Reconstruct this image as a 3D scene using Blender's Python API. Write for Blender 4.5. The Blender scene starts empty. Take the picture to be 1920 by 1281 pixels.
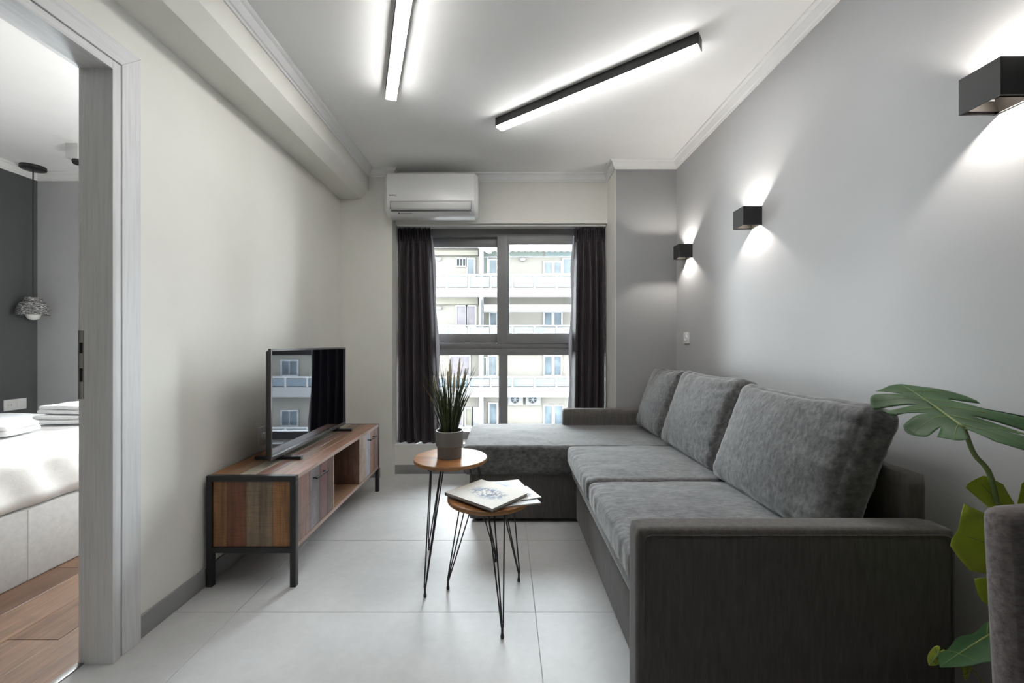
import bpy, bmesh, math, random
from mathutils import Vector, Matrix, noise

random.seed(7)
C = bpy.context.scene.collection
SC = bpy.context.scene
PI = math.pi

# ---------------------------------------------------------------- camera, world, sun, exposure
F = 780.0                                   # focal length in pixels of the 1920-wide frame
cd = bpy.data.cameras.new('camera')
cam = bpy.data.objects.new('camera', cd)
C.objects.link(cam)
cam.location = (0, 0, 1.10)
cam.rotation_euler = (PI / 2, 0, 0)
cd.sensor_width = 36
cd.lens = F / 1920 * 36
cd.shift_x = 11 / 1920
cd.shift_y = 5.5 / 1920
cd.clip_start = 0.02
SC.camera = cam

w = bpy.data.worlds.new('sky')
SC.world = w
w.use_nodes = True
bg = w.node_tree.nodes['Background']
bg.inputs[0].default_value = (0.965, 0.985, 1.0, 1)
bg.inputs[1].default_value = 27.0

sd = bpy.data.lights.new('sun', 'SUN')
sd.energy = 1.2
sd.color = (1.0, 0.96, 0.9)
sd.angle = 0.01
sun = bpy.data.objects.new('sun', sd)
C.objects.link(sun)
sun.rotation_euler = (math.radians(48), 0, math.radians(-20))

# portals only guide the sky light through the two window openings; they give no light of their own
for px_, py_, pz_, sx_, sz_ in ((-0.04, 3.83, 1.19, 1.80, 1.88), (-2.475, 3.83, 1.215, 1.75, 2.27)):
    pd = bpy.data.lights.new('sky_portal', 'AREA')
    pd.shape = 'RECTANGLE'; pd.size = sx_; pd.size_y = sz_
    pd.cycles.is_portal = True
    po = bpy.data.objects.new('sky_portal', pd)
    C.objects.link(po)
    po.location = (px_, py_, pz_)
    po.rotation_euler = (-PI / 2, 0, 0)

LED = 38.0            # radiance of the linear ceiling lights
WALL_LAMP = 6.0       # watts of the wall lamps

SC.view_settings.view_transform = 'Standard'
SC.view_settings.look = 'None'
SC.view_settings.exposure = 0.35
SC.view_settings.gamma = 1.0
SC.view_settings.use_curve_mapping = False
SC.cycles.use_denoising = True
SC.cycles.max_bounces = 10
SC.cycles.diffuse_bounces = 6
SC.cycles.glossy_bounces = 5
SC.cycles.transparent_max_bounces = 12
SC.cycles.sample_clamp_indirect = 6.0
SC.cycles.caustics_reflective = False
SC.cycles.caustics_refractive = False

# ---------------------------------------------------------------- materials
def s2l(c):
    return tuple(((v / 255 + 0.055) / 1.055) ** 2.4 if v > 10 else v / 255 / 12.92 for v in c)

MATS = {}
class NT:
    def __init__(self, name):
        self.m = bpy.data.materials.new(name)
        self.m.use_nodes = True
        self.t = self.m.node_tree
        self.b = self.t.nodes['Principled BSDF']
        self.out = self.t.nodes['Material Output']
    def n(self, kind, **kw):
        x = self.t.nodes.new(kind)
        for k, v in kw.items():
            setattr(x, k, v)
        return x
    def l(self, a, b):
        self.t.links.new(a, b)
    def coords(self, scale=(1, 1, 1)):
        tc = self.n('ShaderNodeTexCoord')
        mp = self.n('ShaderNodeMapping')
        mp.inputs['Scale'].default_value = scale
        self.l(tc.outputs['Object'], mp.inputs['Vector'])
        return mp.outputs[0]
    def noise(self, vec, scale, detail=3, rough=0.5, dist=0.0):
        x = self.n('ShaderNodeTexNoise')
        x.inputs['Scale'].default_value = scale
        x.inputs['Detail'].default_value = detail
        x.inputs['Roughness'].default_value = rough
        x.inputs['Distortion'].default_value = dist
        self.l(vec, x.inputs['Vector'])
        return x.outputs['Fac']
    def ramp(self, fac, stops):
        r = self.n('ShaderNodeValToRGB')
        e = r.color_ramp.elements
        while len(e) < len(stops):
            e.new(0.5)
        for el, (p, c) in zip(e, stops):
            el.position = p
            el.color = (*c, 1)
        self.l(fac, r.inputs[0])
        return r.outputs[0]
    def bump(self, height, strength=0.2, dist=0.002):
        b = self.n('ShaderNodeBump')
        b.inputs['Strength'].default_value = strength
        b.inputs['Distance'].default_value = dist
        self.l(height, b.inputs['Height'])
        self.l(b.outputs[0], self.b.inputs['Normal'])

def plain(name, col, rough=0.5, metal=0.0, var=0.0, vscale=6.0, spec=0.5, bump=0.0, bscale=300):
    if name in MATS:
        return MATS[name]
    k = NT(name)
    k.b.inputs['Roughness'].default_value = rough
    k.b.inputs['Metallic'].default_value = metal
    k.b.inputs['Specular IOR Level'].default_value = spec
    v = k.coords()
    f = k.noise(v, vscale, 4)
    a = tuple(max(0, c * (1 - var)) for c in col)
    b = tuple(min(1, c * (1 + var)) for c in col)
    k.l(k.ramp(f, [(0.3, a), (0.7, b)]), k.b.inputs['Base Color'])
    if bump:
        k.bump(k.noise(v, bscale, 2), bump, 0.001)
    MATS[name] = k.m
    return k.m

def wood(name, col, axis='z', dark=0.55, saw=0.0, rough=0.5, blotch=None, scale=1.0):
    if name in MATS:
        return MATS[name]
    k = NT(name)
    st = {'x': (0.6, 9, 9), 'y': (9, 0.6, 9), 'z': (9, 9, 0.6)}[axis]
    v = k.coords(tuple(q * scale for q in st))
    f = k.noise(v, 3.0, 6, 0.65, 0.6)
    g = k.noise(v, 11.0, 3, 0.6)
    big = k.noise(k.coords(), 7.0, 4, 0.6, 0.8)
    d = tuple(c * dark for c in col)
    br = tuple(min(1, c * 1.35) for c in col)
    base = k.ramp(f, [(0.28, d), (0.5, col), (0.75, br)])
    mx = k.n('ShaderNodeMixRGB', blend_type='MULTIPLY')
    mx.inputs[0].default_value = 0.55
    k.l(base, mx.inputs[1])
    k.l(k.ramp(g, [(0.35, (0.55, 0.5, 0.48)), (0.6, (1, 1, 1))]), mx.inputs[2])
    m2 = k.n('ShaderNodeMixRGB', blend_type='MIX')
    bl = blotch or tuple(c * 0.5 for c in col)
    rm = k.ramp(big, [(0.5, (0, 0, 0)), (0.75, (0.7, 0.7, 0.7))])
    k.l(rm, m2.inputs[0])
    k.l(mx.outputs[0], m2.inputs[1])
    m2.inputs[2].default_value = (*bl, 1)
    last = m2.outputs[0]
    if saw:
        ax = {'x': (70, 3, 3), 'y': (3, 70, 3), 'z': (3, 3, 70)}[axis]
        sv = k.noise(k.coords(ax), 4.0, 2)
        m3 = k.n('ShaderNodeMixRGB', blend_type='MULTIPLY')
        m3.inputs[0].default_value = saw
        k.l(last, m3.inputs[1])
        k.l(k.ramp(sv, [(0.35, (0.45, 0.42, 0.4)), (0.55, (1, 1, 1))]), m3.inputs[2])
        last = m3.outputs[0]
    k.l(last, k.b.inputs['Base Color'])
    k.b.inputs['Roughness'].default_value = rough
    k.bump(g, 0.12, 0.001)
    MATS[name] = k.m
    return k.m

def fabric(name, c0, c1, scale=30, stretch=(1, 1, 1), sheen=0.3, rough=0.9, weave=0.0, big=0.0, sheen_col=(0.8, 0.8, 0.8)):
    k = NT(name)
    v = k.coords(stretch)
    f = k.noise(v, scale, 5, 0.65)
    base = k.ramp(f, [(0.3, c0), (0.72, c1)])
    if big:
        m = k.n('ShaderNodeMixRGB', blend_type='MULTIPLY')
        m.inputs[0].default_value = big
        k.l(base, m.inputs[1])
        k.l(k.ramp(k.noise(k.coords(), 9, 3, 0.6, 1.0), [(0.35, (0.55, 0.55, 0.55)), (0.65, (1.25, 1.25, 1.25))]), m.inputs[2])
        base = m.outputs[0]
    k.l(base, k.b.inputs['Base Color'])
    k.b.inputs['Roughness'].default_value = rough
    k.b.inputs['Sheen Weight'].default_value = sheen
    k.b.inputs['Sheen Roughness'].default_value = 0.35
    k.b.inputs['Sheen Tint'].default_value = (*sheen_col, 1)
    k.b.inputs['Specular IOR Level'].default_value = 0.15
    k.bump(k.noise(v, weave or 260, 2), 0.25, 0.0015)
    MATS[name] = k.m
    return k.m

def emitter(name, col, s):
    k = NT(name)
    k.b.inputs['Base Color'].default_value = (*col, 1)
    k.b.inputs['Emission Color'].default_value = (*col, 1)
    k.b.inputs['Emission Strength'].default_value = s
    MATS[name] = k.m
    return k.m

def glass(name, tint=(0.95, 0.98, 1.0), refl=1.0):
    k = NT(name)
    tr = k.n('ShaderNodeBsdfTransparent')
    tr.inputs[0].default_value = (*tint, 1)
    gl = k.n('ShaderNodeBsdfGlossy')
    gl.inputs['Roughness'].default_value = 0.02
    fr = k.n('ShaderNodeFresnel')
    fr.inputs[0].default_value = 1.45
    mu = k.n('ShaderNodeMath', operation='MULTIPLY')
    mu.inputs[1].default_value = refl
    k.l(fr.outputs[0], mu.inputs[0])
    mx = k.n('ShaderNodeMixShader')
    k.l(mu.outputs[0], mx.inputs[0])
    k.l(tr.outputs[0], mx.inputs[1])
    k.l(gl.outputs[0], mx.inputs[2])
    k.l(mx.outputs[0], k.out.inputs['Surface'])
    MATS[name] = k.m
    return k.m

M_cream = plain('cream_wall_paint', (0.74, 0.73, 0.68), 0.75, var=0.015, spec=0.2, bump=0.05)
M_white = plain('white_paint', (0.84, 0.84, 0.84), 0.7, var=0.01, spec=0.2)
M_ceil = plain('ceiling_paint', (0.88, 0.88, 0.88), 0.85, var=0.01, spec=0.1)
M_grey = plain('light_grey_wall_paint', (0.41, 0.41, 0.414), 0.55, var=0.03, vscale=2.5, spec=0.3, bump=0.08, bscale=120)
M_dark = plain('charcoal_wall_paint', (0.075, 0.078, 0.082), 0.7, var=0.03, spec=0.2)
M_greyshade = plain('shaded_grey_wall_paint', (0.28, 0.28, 0.285), 0.55, var=0.03, vscale=2.5, spec=0.3, bump=0.08, bscale=120)  # wall grey darkened: shade on the column front is put into the colour
M_lampin = plain('lamp_interior', (0.0012, 0.001, 0.0008), 0.8, spec=0.02)
M_bedgrey = plain('mid_grey_wall_paint', (0.43, 0.435, 0.445), 0.7, var=0.02, spec=0.2)
M_crown = plain('plaster_moulding', (0.80, 0.80, 0.80), 0.6, var=0.02, spec=0.3)
M_base = plain('grey_skirting_tile', (0.27, 0.27, 0.272), 0.45, var=0.08, vscale=9)
M_grout = plain('grout', (0.40, 0.40, 0.40), 0.9)
M_black = plain('black_powder_coat', (0.012, 0.012, 0.013), 0.45, var=0.1)
M_blackm = plain('matte_black_lamp', (0.017, 0.017, 0.018), 0.55, var=0.1)
M_alu = plain('grey_aluminium_frame', (0.20, 0.197, 0.20), 0.4, var=0.03, spec=0.5)
M_plastic = plain('white_plastic', (0.70, 0.70, 0.70), 0.25, var=0.01)
M_plasticd = plain('dark_print', (0.05, 0.05, 0.06), 0.5)
M_sheet = fabric('white_bedding', (0.78, 0.78, 0.79), (0.86, 0.86, 0.87), 14, sheen=0.1, weave=120)
M_towel = fabric('white_towelling', (0.74, 0.74, 0.75), (0.86, 0.86, 0.86), 120, sheen=0.2, weave=200)
M_bedbase = fabric('pale_grey_upholstery', (0.50, 0.50, 0.51), (0.58, 0.58, 0.59), 40, sheen=0.1)
M_velvet = fabric('dark_grey_velvet', (0.055, 0.055, 0.056), (0.165, 0.165, 0.167), 34, (1.0, 2.2, 1.4), 0.6, 0.75, big=0.4)
M_linen = fabric('dark_grey_linen', (0.076, 0.070, 0.067), (0.120, 0.112, 0.107), 90, (1, 1, 0.12), 0.25, 0.9, weave=500)
M_chairf = fabric('brown_grey_chair_cloth', (0.09, 0.079, 0.078), (0.21, 0.19, 0.187), 95, (0.35, 1, 1), 0.3, 0.9, weave=300)
M_curtain = fabric('aubergine_blackout_cloth', (0.034, 0.028, 0.032), (0.046, 0.038, 0.043), 60, (1, 1, 0.3), 0.2, 0.5, weave=500, sheen_col=(0.8, 0.7, 0.75))
MATS['aubergine_blackout_cloth'].node_tree.nodes['Principled BSDF'].inputs['Specular IOR Level'].default_value = 0.35
M_lining = plain('pale_curtain_lining', (0.55, 0.56, 0.62), 0.8)
M_led = emitter('led_diffuser', (1.0, 0.985, 0.96), LED)
M_bulb = emitter('warm_led', (1.0, 0.93, 0.84), 12.0)
M_glass = glass('window_glass', (0.94, 0.97, 0.98))
M_pot = plain('grey_ceramic', (0.17, 0.165, 0.16), 0.6, var=0.05)
M_potrim = plain('pale_ceramic_rim', (0.42, 0.41, 0.39), 0.5, var=0.05)
M_soil = plain('dark_soil', (0.02, 0.016, 0.012), 0.95, var=0.3, vscale=80)
M_steel = plain('brushed_steel', (0.32, 0.31, 0.30), 0.35, 0.9, var=0.1)
M_void = plain('dark_recess', (0.004, 0.004, 0.004), 0.9)
M_ceilspot = plain('plaster_lamp', (0.6, 0.6, 0.6), 0.6)

def tile_mat():
    k = NT('pale_grey_floor_tile')
    v = k.coords()
    a = k.noise(v, 2.2, 6, 0.6, 0.4)
    b = k.noise(v, 30, 4, 0.6)
    base = k.ramp(a, [(0.3, (0.485, 0.487, 0.49)), (0.7, (0.595, 0.595, 0.597))])
    m = k.n('ShaderNodeMixRGB', blend_type='MULTIPLY')
    m.inputs[0].default_value = 0.35
    k.l(base, m.inputs[1])
    k.l(k.ramp(b, [(0.35, (0.86, 0.86, 0.86)), (0.65, (1, 1, 1))]), m.inputs[2])
    k.l(m.outputs[0], k.b.inputs['Base Color'])
    k.l(k.ramp(a, [(0.3, (0.42,) * 3), (0.7, (0.52,) * 3)]), k.b.inputs['Roughness'])
    return k.m
M_tile = tile_mat()
M_jamb = None
def jamb_mat(name, axis):
    k = NT(name)
    st = {'z': (30, 30, 1.2), 'y': (30, 1.2, 30)}[axis]
    v = k.coords(st)
    f = k.noise(v, 4, 5, 0.6)
    k.l(k.ramp(f, [(0.25, (0.56, 0.56, 0.565)), (0.5, (0.645, 0.645, 0.65)), (0.75, (0.70, 0.70, 0.705))]), k.b.inputs['Base Color'])
    k.b.inputs['Roughness'].default_value = 0.5
    k.bump(f, 0.15, 0.001)
    MATS[name] = k.m
    return k.m
M_jamb = jamb_mat('whitewashed_wood_upright', 'z')
M_jambh = jamb_mat('whitewashed_wood_level', 'y')

# ---------------------------------------------------------------- mesh helpers
def link(name, bm, mat=None, parent=None, smooth=False, mats=None, recalc=True):
    if recalc:
        bmesh.ops.recalc_face_normals(bm, faces=bm.faces[:])
    me = bpy.data.meshes.new(name)
    bm.to_mesh(me)
    bm.free()
    for m in (mats or ([mat] if mat else [])):
        me.materials.append(m)
    if smooth:
        for p in me.polygons:
            p.use_smooth = True
    o = bpy.data.objects.new(name, me)
    C.objects.link(o)
    if parent is not None:
        attach(o, parent)
    return o

def world_of(o):
    m = Matrix.Translation(o.location) if o.type == 'EMPTY' else o.matrix_basis.copy()
    return m

def attach(o, parent):
    o.parent = parent
    m = parent.matrix_basis.copy()
    if parent.parent is not None:
        m = parent.parent.matrix_basis @ parent.matrix_parent_inverse @ m
    o.matrix_parent_inverse = m.inverted()

def add_box(bm, lo, hi, bevel=0.0, segs=2, rot=None, pivot=None):
    lo, hi = Vector(lo), Vector(hi)
    c = (lo + hi) / 2
    s = hi - lo
    r = bmesh.ops.create_cube(bm, size=1.0)
    vs = r['verts']
    bmesh.ops.scale(bm, vec=s, verts=vs)
    bmesh.ops.translate(bm, vec=c, verts=vs)
    if bevel:
        es = list({e for v in vs for e in v.link_edges})
        b = bmesh.ops.bevel(bm, geom=es, offset=min(bevel, min(s) * 0.45), segments=segs, affect='EDGES', profile=0.6)
        vs = list({v for f in b['faces'] for v in f.verts} | {v for v in vs if v.is_valid})
    if rot is not None:
        bmesh.ops.rotate(bm, cent=pivot if pivot is not None else c, matrix=rot, verts=vs)
    return vs

def box(name, lo, hi, mat, parent=None, bevel=0.0, segs=2, smooth=False, rot=None, pivot=None):
    bm = bmesh.new()
    add_box(bm, lo, hi, bevel, segs, rot, pivot)
    o = link(name, bm, mat, parent)
    if smooth or bevel:
        shade_auto(o)
    return o

def boxes(name, lst, mat, parent=None, bevel=0.0):
    bm = bmesh.new()
    for lo, hi in lst:
        add_box(bm, lo, hi, bevel)
    o = link(name, bm, mat, parent)
    if bevel:
        shade_auto(o)
    return o

def shade_auto(o, ang=40):
    me = o.data
    for p in me.polygons:
        p.use_smooth = True
    me.set_sharp_from_angle(angle=math.radians(ang))

def add_tube(bm, pts, r, n=8, cap=True):
    pts = [Vector(p) for p in pts]
    rs = r if isinstance(r, (list, tuple)) else [r] * len(pts)
    rings = []
    ref = None
    for i, p in enumerate(pts):
        t = (pts[min(i + 1, len(pts) - 1)] - pts[max(i - 1, 0)]).normalized()
        if ref is None:
            ref = Vector((0, 0, 1)) if abs(t.z) < 0.9 else Vector((1, 0, 0))
        a = (ref - t * ref.dot(t)).normalized()
        ref = a
        b = t.cross(a)
        rings.append([bm.verts.new(p + (a * math.cos(2 * PI * k / n) + b * math.sin(2 * PI * k / n)) * rs[i]) for k in range(n)])
    for i in range(len(rings) - 1):
        for k in range(n):
            bm.faces.new((rings[i][k], rings[i][(k + 1) % n], rings[i + 1][(k + 1) % n], rings[i + 1][k]))
    if cap:
        bm.faces.new(rings[0][::-1])
        bm.faces.new(rings[-1])

def tube(name, pts, r, mat, parent=None, n=8):
    bm = bmesh.new()
    add_tube(bm, pts, r, n)
    o = link(name, bm, mat, parent)
    shade_auto(o, 50)
    return o

def add_lathe(bm, prof, c, n=32, close=True):
    c = Vector(c)
    rings = []
    for r, z in prof:
        if r < 1e-6:
            rings.append([bm.verts.new(c + Vector((0, 0, z)))])
        else:
            rings.append([bm.verts.new(c + Vector((r * math.cos(2 * PI * k / n), r * math.sin(2 * PI * k / n), z))) for k in range(n)])
    for a, b in zip(rings[:-1], rings[1:]):
        for k in range(n):
            q = (k + 1) % n
            if len(a) == 1 and len(b) == 1:
                continue
            if len(a) == 1:
                bm.faces.new((a[0], b[q], b[k]))
            elif len(b) == 1:
                bm.faces.new((a[k], a[q], b[0]))
            else:
                bm.faces.new((a[k], a[q], b[q], b[k]))

def lathe(name, prof, c, mat, parent=None, n=32, ang=40):
    bm = bmesh.new()
    add_lathe(bm, prof, c, n)
    o = link(name, bm, mat, parent)
    shade_auto(o, ang)
    return o

def prism(name, outline, axis, a, b, mat, parent=None, bevel=0.0):
    """outline: 2-D points in the plane across axis ('x': (y,z), 'y': (x,z), 'z': (x,y)), from a to b along it."""
    bm = bmesh.new()
    def P(p, t):
        return {'x': (t, p[0], p[1]), 'y': (p[0], t, p[1]), 'z': (p[0], p[1], t)}[axis]
    A = [bm.verts.new(P(p, a)) for p in outline]
    B = [bm.verts.new(P(p, b)) for p in outline]
    n = len(outline)
    for i in range(n):
        bm.faces.new((A[i], A[(i + 1) % n], B[(i + 1) % n], B[i]))
    bm.faces.new(A[::-1])
    bm.faces.new(B)
    if bevel:
        bmesh.ops.bevel(bm, geom=bm.edges[:], offset=bevel, segments=2, affect='EDGES')
    o = link(name, bm, mat, parent)
    shade_auto(o)
    return o

def soft_box(name, c, h, r, mat, parent=None, n=22, deform=None, M=None, post=None):
    """A rounded upholstery block: half sizes h, corner radius r, deform(q, p) moves each point."""
    bm = bmesh.new()
    bmesh.ops.create_cube(bm, size=2.0)
    bmesh.ops.subdivide_edges(bm, edges=bm.edges[:], cuts=n, use_grid_fill=True)
    h = Vector(h)
    for v in bm.verts:
        p = v.co.copy()
        # gather grid lines towards the edges
        p = Vector([math.copysign(abs(x) ** 0.75, x) for x in p])
        q = Vector((p.x * h.x, p.y * h.y, p.z * h.z))
        inn = Vector([max(-(h[i] - r), min(h[i] - r, q[i])) for i in range(3)])
        d = q - inn
        if d.length > 1e-9:
            k = [abs(d[i]) / r for i in range(3)]
            mxx = max(k)
            q = inn + d.normalized() * r * mxx
        if deform:
            q = deform(q, p)
        v.co = (M @ q) if M is not None else q + Vector(c)
        if post:
            v.co = post(v.co.copy())
    o = link(name, bm, mat, parent, smooth=True)
    return o

def thing(name, label, cat, loc=(0, 0, 0), group=None):
    o = bpy.data.objects.new(name, None)
    o.empty_display_size = 0.1
    C.objects.link(o)
    o.location = loc
    tag(o, label, cat, group)
    return o

def tag(o, label, cat, group=None, kind=None):
    if label: o['label'] = label
    if cat: o['category'] = cat
    if group: o['group'] = group
    if kind: o['kind'] = kind
    return o

def struct(o, label, cat):
    o['kind'] = 'structure'
    o['label'] = label
    o['category'] = cat
    return o

def copy_tree(o, parent=None, delta=(0, 0, 0)):
    c = o.copy()
    C.objects.link(c)
    if parent is None:
        c.location = Vector(o.location) + Vector(delta)
    else:
        c.parent = parent
        c.matrix_parent_inverse = o.matrix_parent_inverse.copy()
    for ch in [x for x in bpy.data.objects if x.parent == o]:
        copy_tree(ch, c)
    return c

# ---------------------------------------------------------------- room shell
CEIL = 2.55
XL, XR = -1.375, 1.345
YW = 3.546              # wall above and below the window
YPL, YPR = 3.444, 3.287 # fronts of the two corner columns
YB = -2.4               # wall behind
XPL, XPR = -0.945, 0.862
ZS, ZH = 0.245, 2.132   # window opening
JX = -1.475             # bedroom face of the left wall
JY = 1.43               # far jamb of the door

o = boxes('wall_left', [((JX, 1.462, 0), (XL, 3.80, 2.62)), ((JX, YB, 0), (XL, 0.53, 2.62)), ((JX, 0.53, 2.09), (XL, 1.462, 2.62))], M_cream)
struct(o, 'cream left wall with the bedroom doorway', 'wall')
o = box('wall_right', (XR, YB, 0), (XR + 0.15, 3.80, 2.62), M_grey)
struct(o, 'light grey right wall behind the sofa', 'wall')
o = boxes('wall_window', [((XPL, YW, ZH), (XPR, 3.80, 2.62)), ((XPL, YW, 0), (XPR, 3.80, ZS)), ], M_cream)
struct(o, 'cream end wall above and below the window', 'wall')
o = box('wall_column_left', (XL, YPL, 0), (XPL, 3.80, 2.62), M_cream)
struct(o, 'cream column left of the window', 'wall')
o = box('wall_column_right', (XPR + 0.004, YPR, 0), (XR, 3.80, 2.62), M_greyshade)
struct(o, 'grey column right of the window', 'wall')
o2 = box('column_side', (XPR, YPR + 0.001, 0), (XPR + 0.004, 3.79, 2.6), M_cream, o)
o = box('wall_back', (-4.2, YB - 0.12, -0.1), (XR + 0.15, YB, 2.62), M_cream)
struct(o, 'cream wall at the near end of the room', 'wall')
o = box('ceiling', (JX, YB, CEIL), (XR + 0.15, 3.80, 2.66), M_ceil)
struct(o, 'white living room ceiling', 'ceiling')
o = prism('ceiling_beam', [(XL, 2.64), (XL, 2.305), (-1.205, 2.305), (-1.139, 2.372), (-1.139, 2.64)], 'y', YB, YPL, M_cream)
o.data.set_sharp_from_angle(angle=math.radians(15))
struct(o, 'cream boxed beam along the left of the ceiling', 'ceiling')

fl = box('floor', (JX, YB, -0.12), (XR + 0.1, 3.80, -0.004), M_grout)
struct(fl, 'pale grey tiled living room floor', 'floor')
xs = [JX + 0.005, -1.108, 0.12, XR]
ys = [YB, -1.44, -0.81, -0.18, 0.45, 1.08, 1.709, 2.336, 2.969, 3.60]
for i in range(3):
    for j in range(len(ys) - 1):
        box('tile', (xs[i] + 0.001, ys[j] + 0.001, -0.03), (xs[i + 1] - 0.001, ys[j + 1] - 0.001, 0), M_tile, fl, 0.0008, 1)

# cornice: a plaster profile swept round the ceiling edge
PROF = [(0.0, 0.066), (0.007, 0.066), (0.009, 0.054), (0.016, 0.050), (0.020, 0.038), (0.029, 0.026), (0.031, 0.018), (0.042, 0.013), (0.046, 0.008), (0.046, -0.01), (0.0, -0.01)]
def cornice(name, path, z, mat, prof=PROF):
    bm = bmesh.new()
    path = [Vector((p[0], p[1])) for p in path]
    def nrm(a, b):
        d = (b - a).normalized()
        return Vector((-d.y, d.x))
    rings = []
    for i, p in enumerate(path):
        ns = []
        if i > 0: ns.append(nrm(path[i - 1], p))
        if i < len(path) - 1: ns.append(nrm(p, path[i + 1]))
        m = ns[0] if len(ns) == 1 else (ns[0] + ns[1]) / (1 + ns[0].dot(ns[1]))
        rings.append([bm.verts.new((p.x + m.x * a, p.y + m.y * a, z - b)) for a, b in prof])
    k = len(prof)
    for a, b in zip(rings[:-1], rings[1:]):
        for i in range(k):
            bm.faces.new((a[i], a[(i + 1) % k], b[(i + 1) % k], b[i]))
    bm.faces.new(rings[0]); bm.faces.new(rings[-1][::-1])
    o = link(name, bm, mat)
    shade_auto(o, 30)
    return o
o = cornice('trim_1', [(XR, YB), (XR, YPR), (XPR, YPR), (XPR, YW), (XPL, YW), (XPL, YPL), (-1.139, YPL), (-1.139, YB)], CEIL, M_crown)
struct(o, 'white stepped plaster cornice round the ceiling', 'cornice')

# skirting tiles
o = boxes('baseboard_left', [((XL, 1.546, 0), (XL + 0.012, YPL - 0.001, 0.082)), ((XL + 0.012, YPL - 0.012, 0), (-1.042, YPL, 0.082))], M_base, None, 0.0015)
struct(o, 'grey tile skirting along the left wall', 'skirting')
o = box('baseboard_window', (XPL, YW - 0.012, 0), (XPR, YW, 0.075), M_base, None, 0.0015)
struct(o, 'grey tile skirting under the window', 'skirting')
o = box('baseboard_right', (XR - 0.012, YB, 0), (XR, YPR, 0.082), M_base, None, 0.0015)
struct(o, 'grey tile skirting along the right wall', 'skirting')

# ---------------------------------------------------------------- door opening to the bedroom
d = bpy.data.objects.new('door_1', None); C.objects.link(d)
d.location = (-1.42, JY, 0)
struct(d, 'white-washed wooden door frame to the bedroom', 'door frame')
FX = -1.352
TOP = 2.048
for y0, y1 in ((JY, JY + 0.030), (0.53, 0.56)):
    box('jamb', (-1.452, y0, 0), (FX, y1, TOP + 0.03), M_jamb, d, 0.0015)
    s = 1 if y0 > 1 else -1
    box('jamb_stop', (-1.472, y0 + (0.0025 if s > 0 else 0), 0), (-1.4535, y1 - (0 if s > 0 else 0.0025), TOP + 0.028), M_jamb, d, 0.001)
box('head_jamb', (-1.452, 0.56, TOP), (FX, JY, TOP + 0.03), M_jambh, d, 0.0015)
box('head_stop', (-1.472, 0.56, TOP + 0.0025), (-1.4535, JY, TOP + 0.028), M_jambh, d, 0.001)
# casings with mitred tops
def casing(pts, mat):
    bm = bmesh.new()
    A = [bm.verts.new((XL, y, z)) for y, z in pts]
    B = [bm.verts.new((XL + 0.020, y, z)) for y, z in pts]
    n = len(pts)
    for i in range(n):
        bm.faces.new((A[i], A[(i + 1) % n], B[(i + 1) % n], B[i]))
    bm.faces.new(A[::-1]); bm.faces.new(B)
    bmesh.ops.bevel(bm, geom=bm.edges[:], offset=0.0015, segments=1, affect='EDGES')
    o = link('casing', bm, mat, d)
    return o
i0, i1 = JY + 0.038, JY + 0.115
zi, zo = TOP + 0.038, TOP + 0.110
n0, n1 = 0.53 - 0.008, 0.53 - 0.085
casing([(i0, 0), (i1, 0), (i1, zo), (i0, zi)], M_jamb)
casing([(n1, 0), (n0, 0), (n0, zi), (n1, zo)], M_jamb)
casing([(n0, zi), (i0, zi), (i1, zo), (n1, zo)], M_jambh)
boxes('shadow_gap', [((XL, JY + 0.030, 0), (XL + 0.012, i0, zi)), ((XL, 0.522, 0), (XL + 0.012, 0.53, zi)), ((XL, 0.522, TOP + 0.03), (XL + 0.012, i0, zi))], plain('gap_wood', (0.30, 0.30, 0.30), 0.7), d)
sp = box('strike_plate', (-1.4722, JY + 0.0005, 0.912), (-1.4545, JY + 0.004, 1.148), M_steel, d, 0.001)
box('latch_hole', (-1.466, JY - 0.0008, 1.070), (-1.4565, JY + 0.003, 1.106), M_void, sp)
box('latch_hole', (-1.466, JY - 0.0008, 0.972), (-1.4565, JY + 0.003, 1.018), M_void, sp)
box('threshold', (-1.478, 0.56, -0.004), (-1.452, JY, 0.004), M_steel, d, 0.001)

# ---------------------------------------------------------------- bedroom shell
BX, BY = -3.97, 3.524
o = boxes('wall_bedroom_left', [((BX - 0.12, YB, -0.1), (BX, BY + 0.2, 2.62))], M_dark)
struct(o, 'charcoal bedroom wall behind the bed', 'wall')
o = boxes('wall_bedroom_window', [((BX, BY, 0), (-3.35, 3.80, 2.62)), ((-3.35, BY, 2.35), (-1.60, 3.80, 2.62)), ((-3.35, BY, 0), (-1.60, 3.80, 0.08)), ((-1.60, BY, 0), (JX, 3.80, 2.62))], M_bedgrey)
struct(o, 'mid grey bedroom end wall', 'wall')
o = box('wall_bedroom_near', (BX, -0.85, 0), (JX, -0.75, 2.62), M_cream)
struct(o, 'bedroom near wall', 'wall')
o = box('ceiling_bedroom', (BX, -0.8, CEIL), (JX, BY + 0.1, 2.66), M_ceil)
struct(o, 'white bedroom ceiling', 'ceiling')
o = cornice('trim_2', [(JX, -0.75), (JX, BY), (BX, BY), (BX, -0.75)], CEIL, M_crown)
struct(o, 'white plaster cornice round the bedroom ceiling', 'cornice')
fb = box('floor_bedroom', (BX, -0.8, -0.12), (JX - 0.002, BY, -0.006), plain('underlay', (0.05, 0.035, 0.025), 0.9))
struct(fb, 'brown wooden plank bedroom floor', 'floor')
pm = [wood('oak_floor_%s' % n, c, 'y', 0.55, 0, 0.45, tuple(q * 0.7 for q in c)) for n, c in
      (('mid', (0.155, 0.088, 0.055)), ('pale', (0.19, 0.115, 0.075)), ('deep', (0.125, 0.070, 0.044)))]
x = JX - 0.004
row = 0
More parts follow.
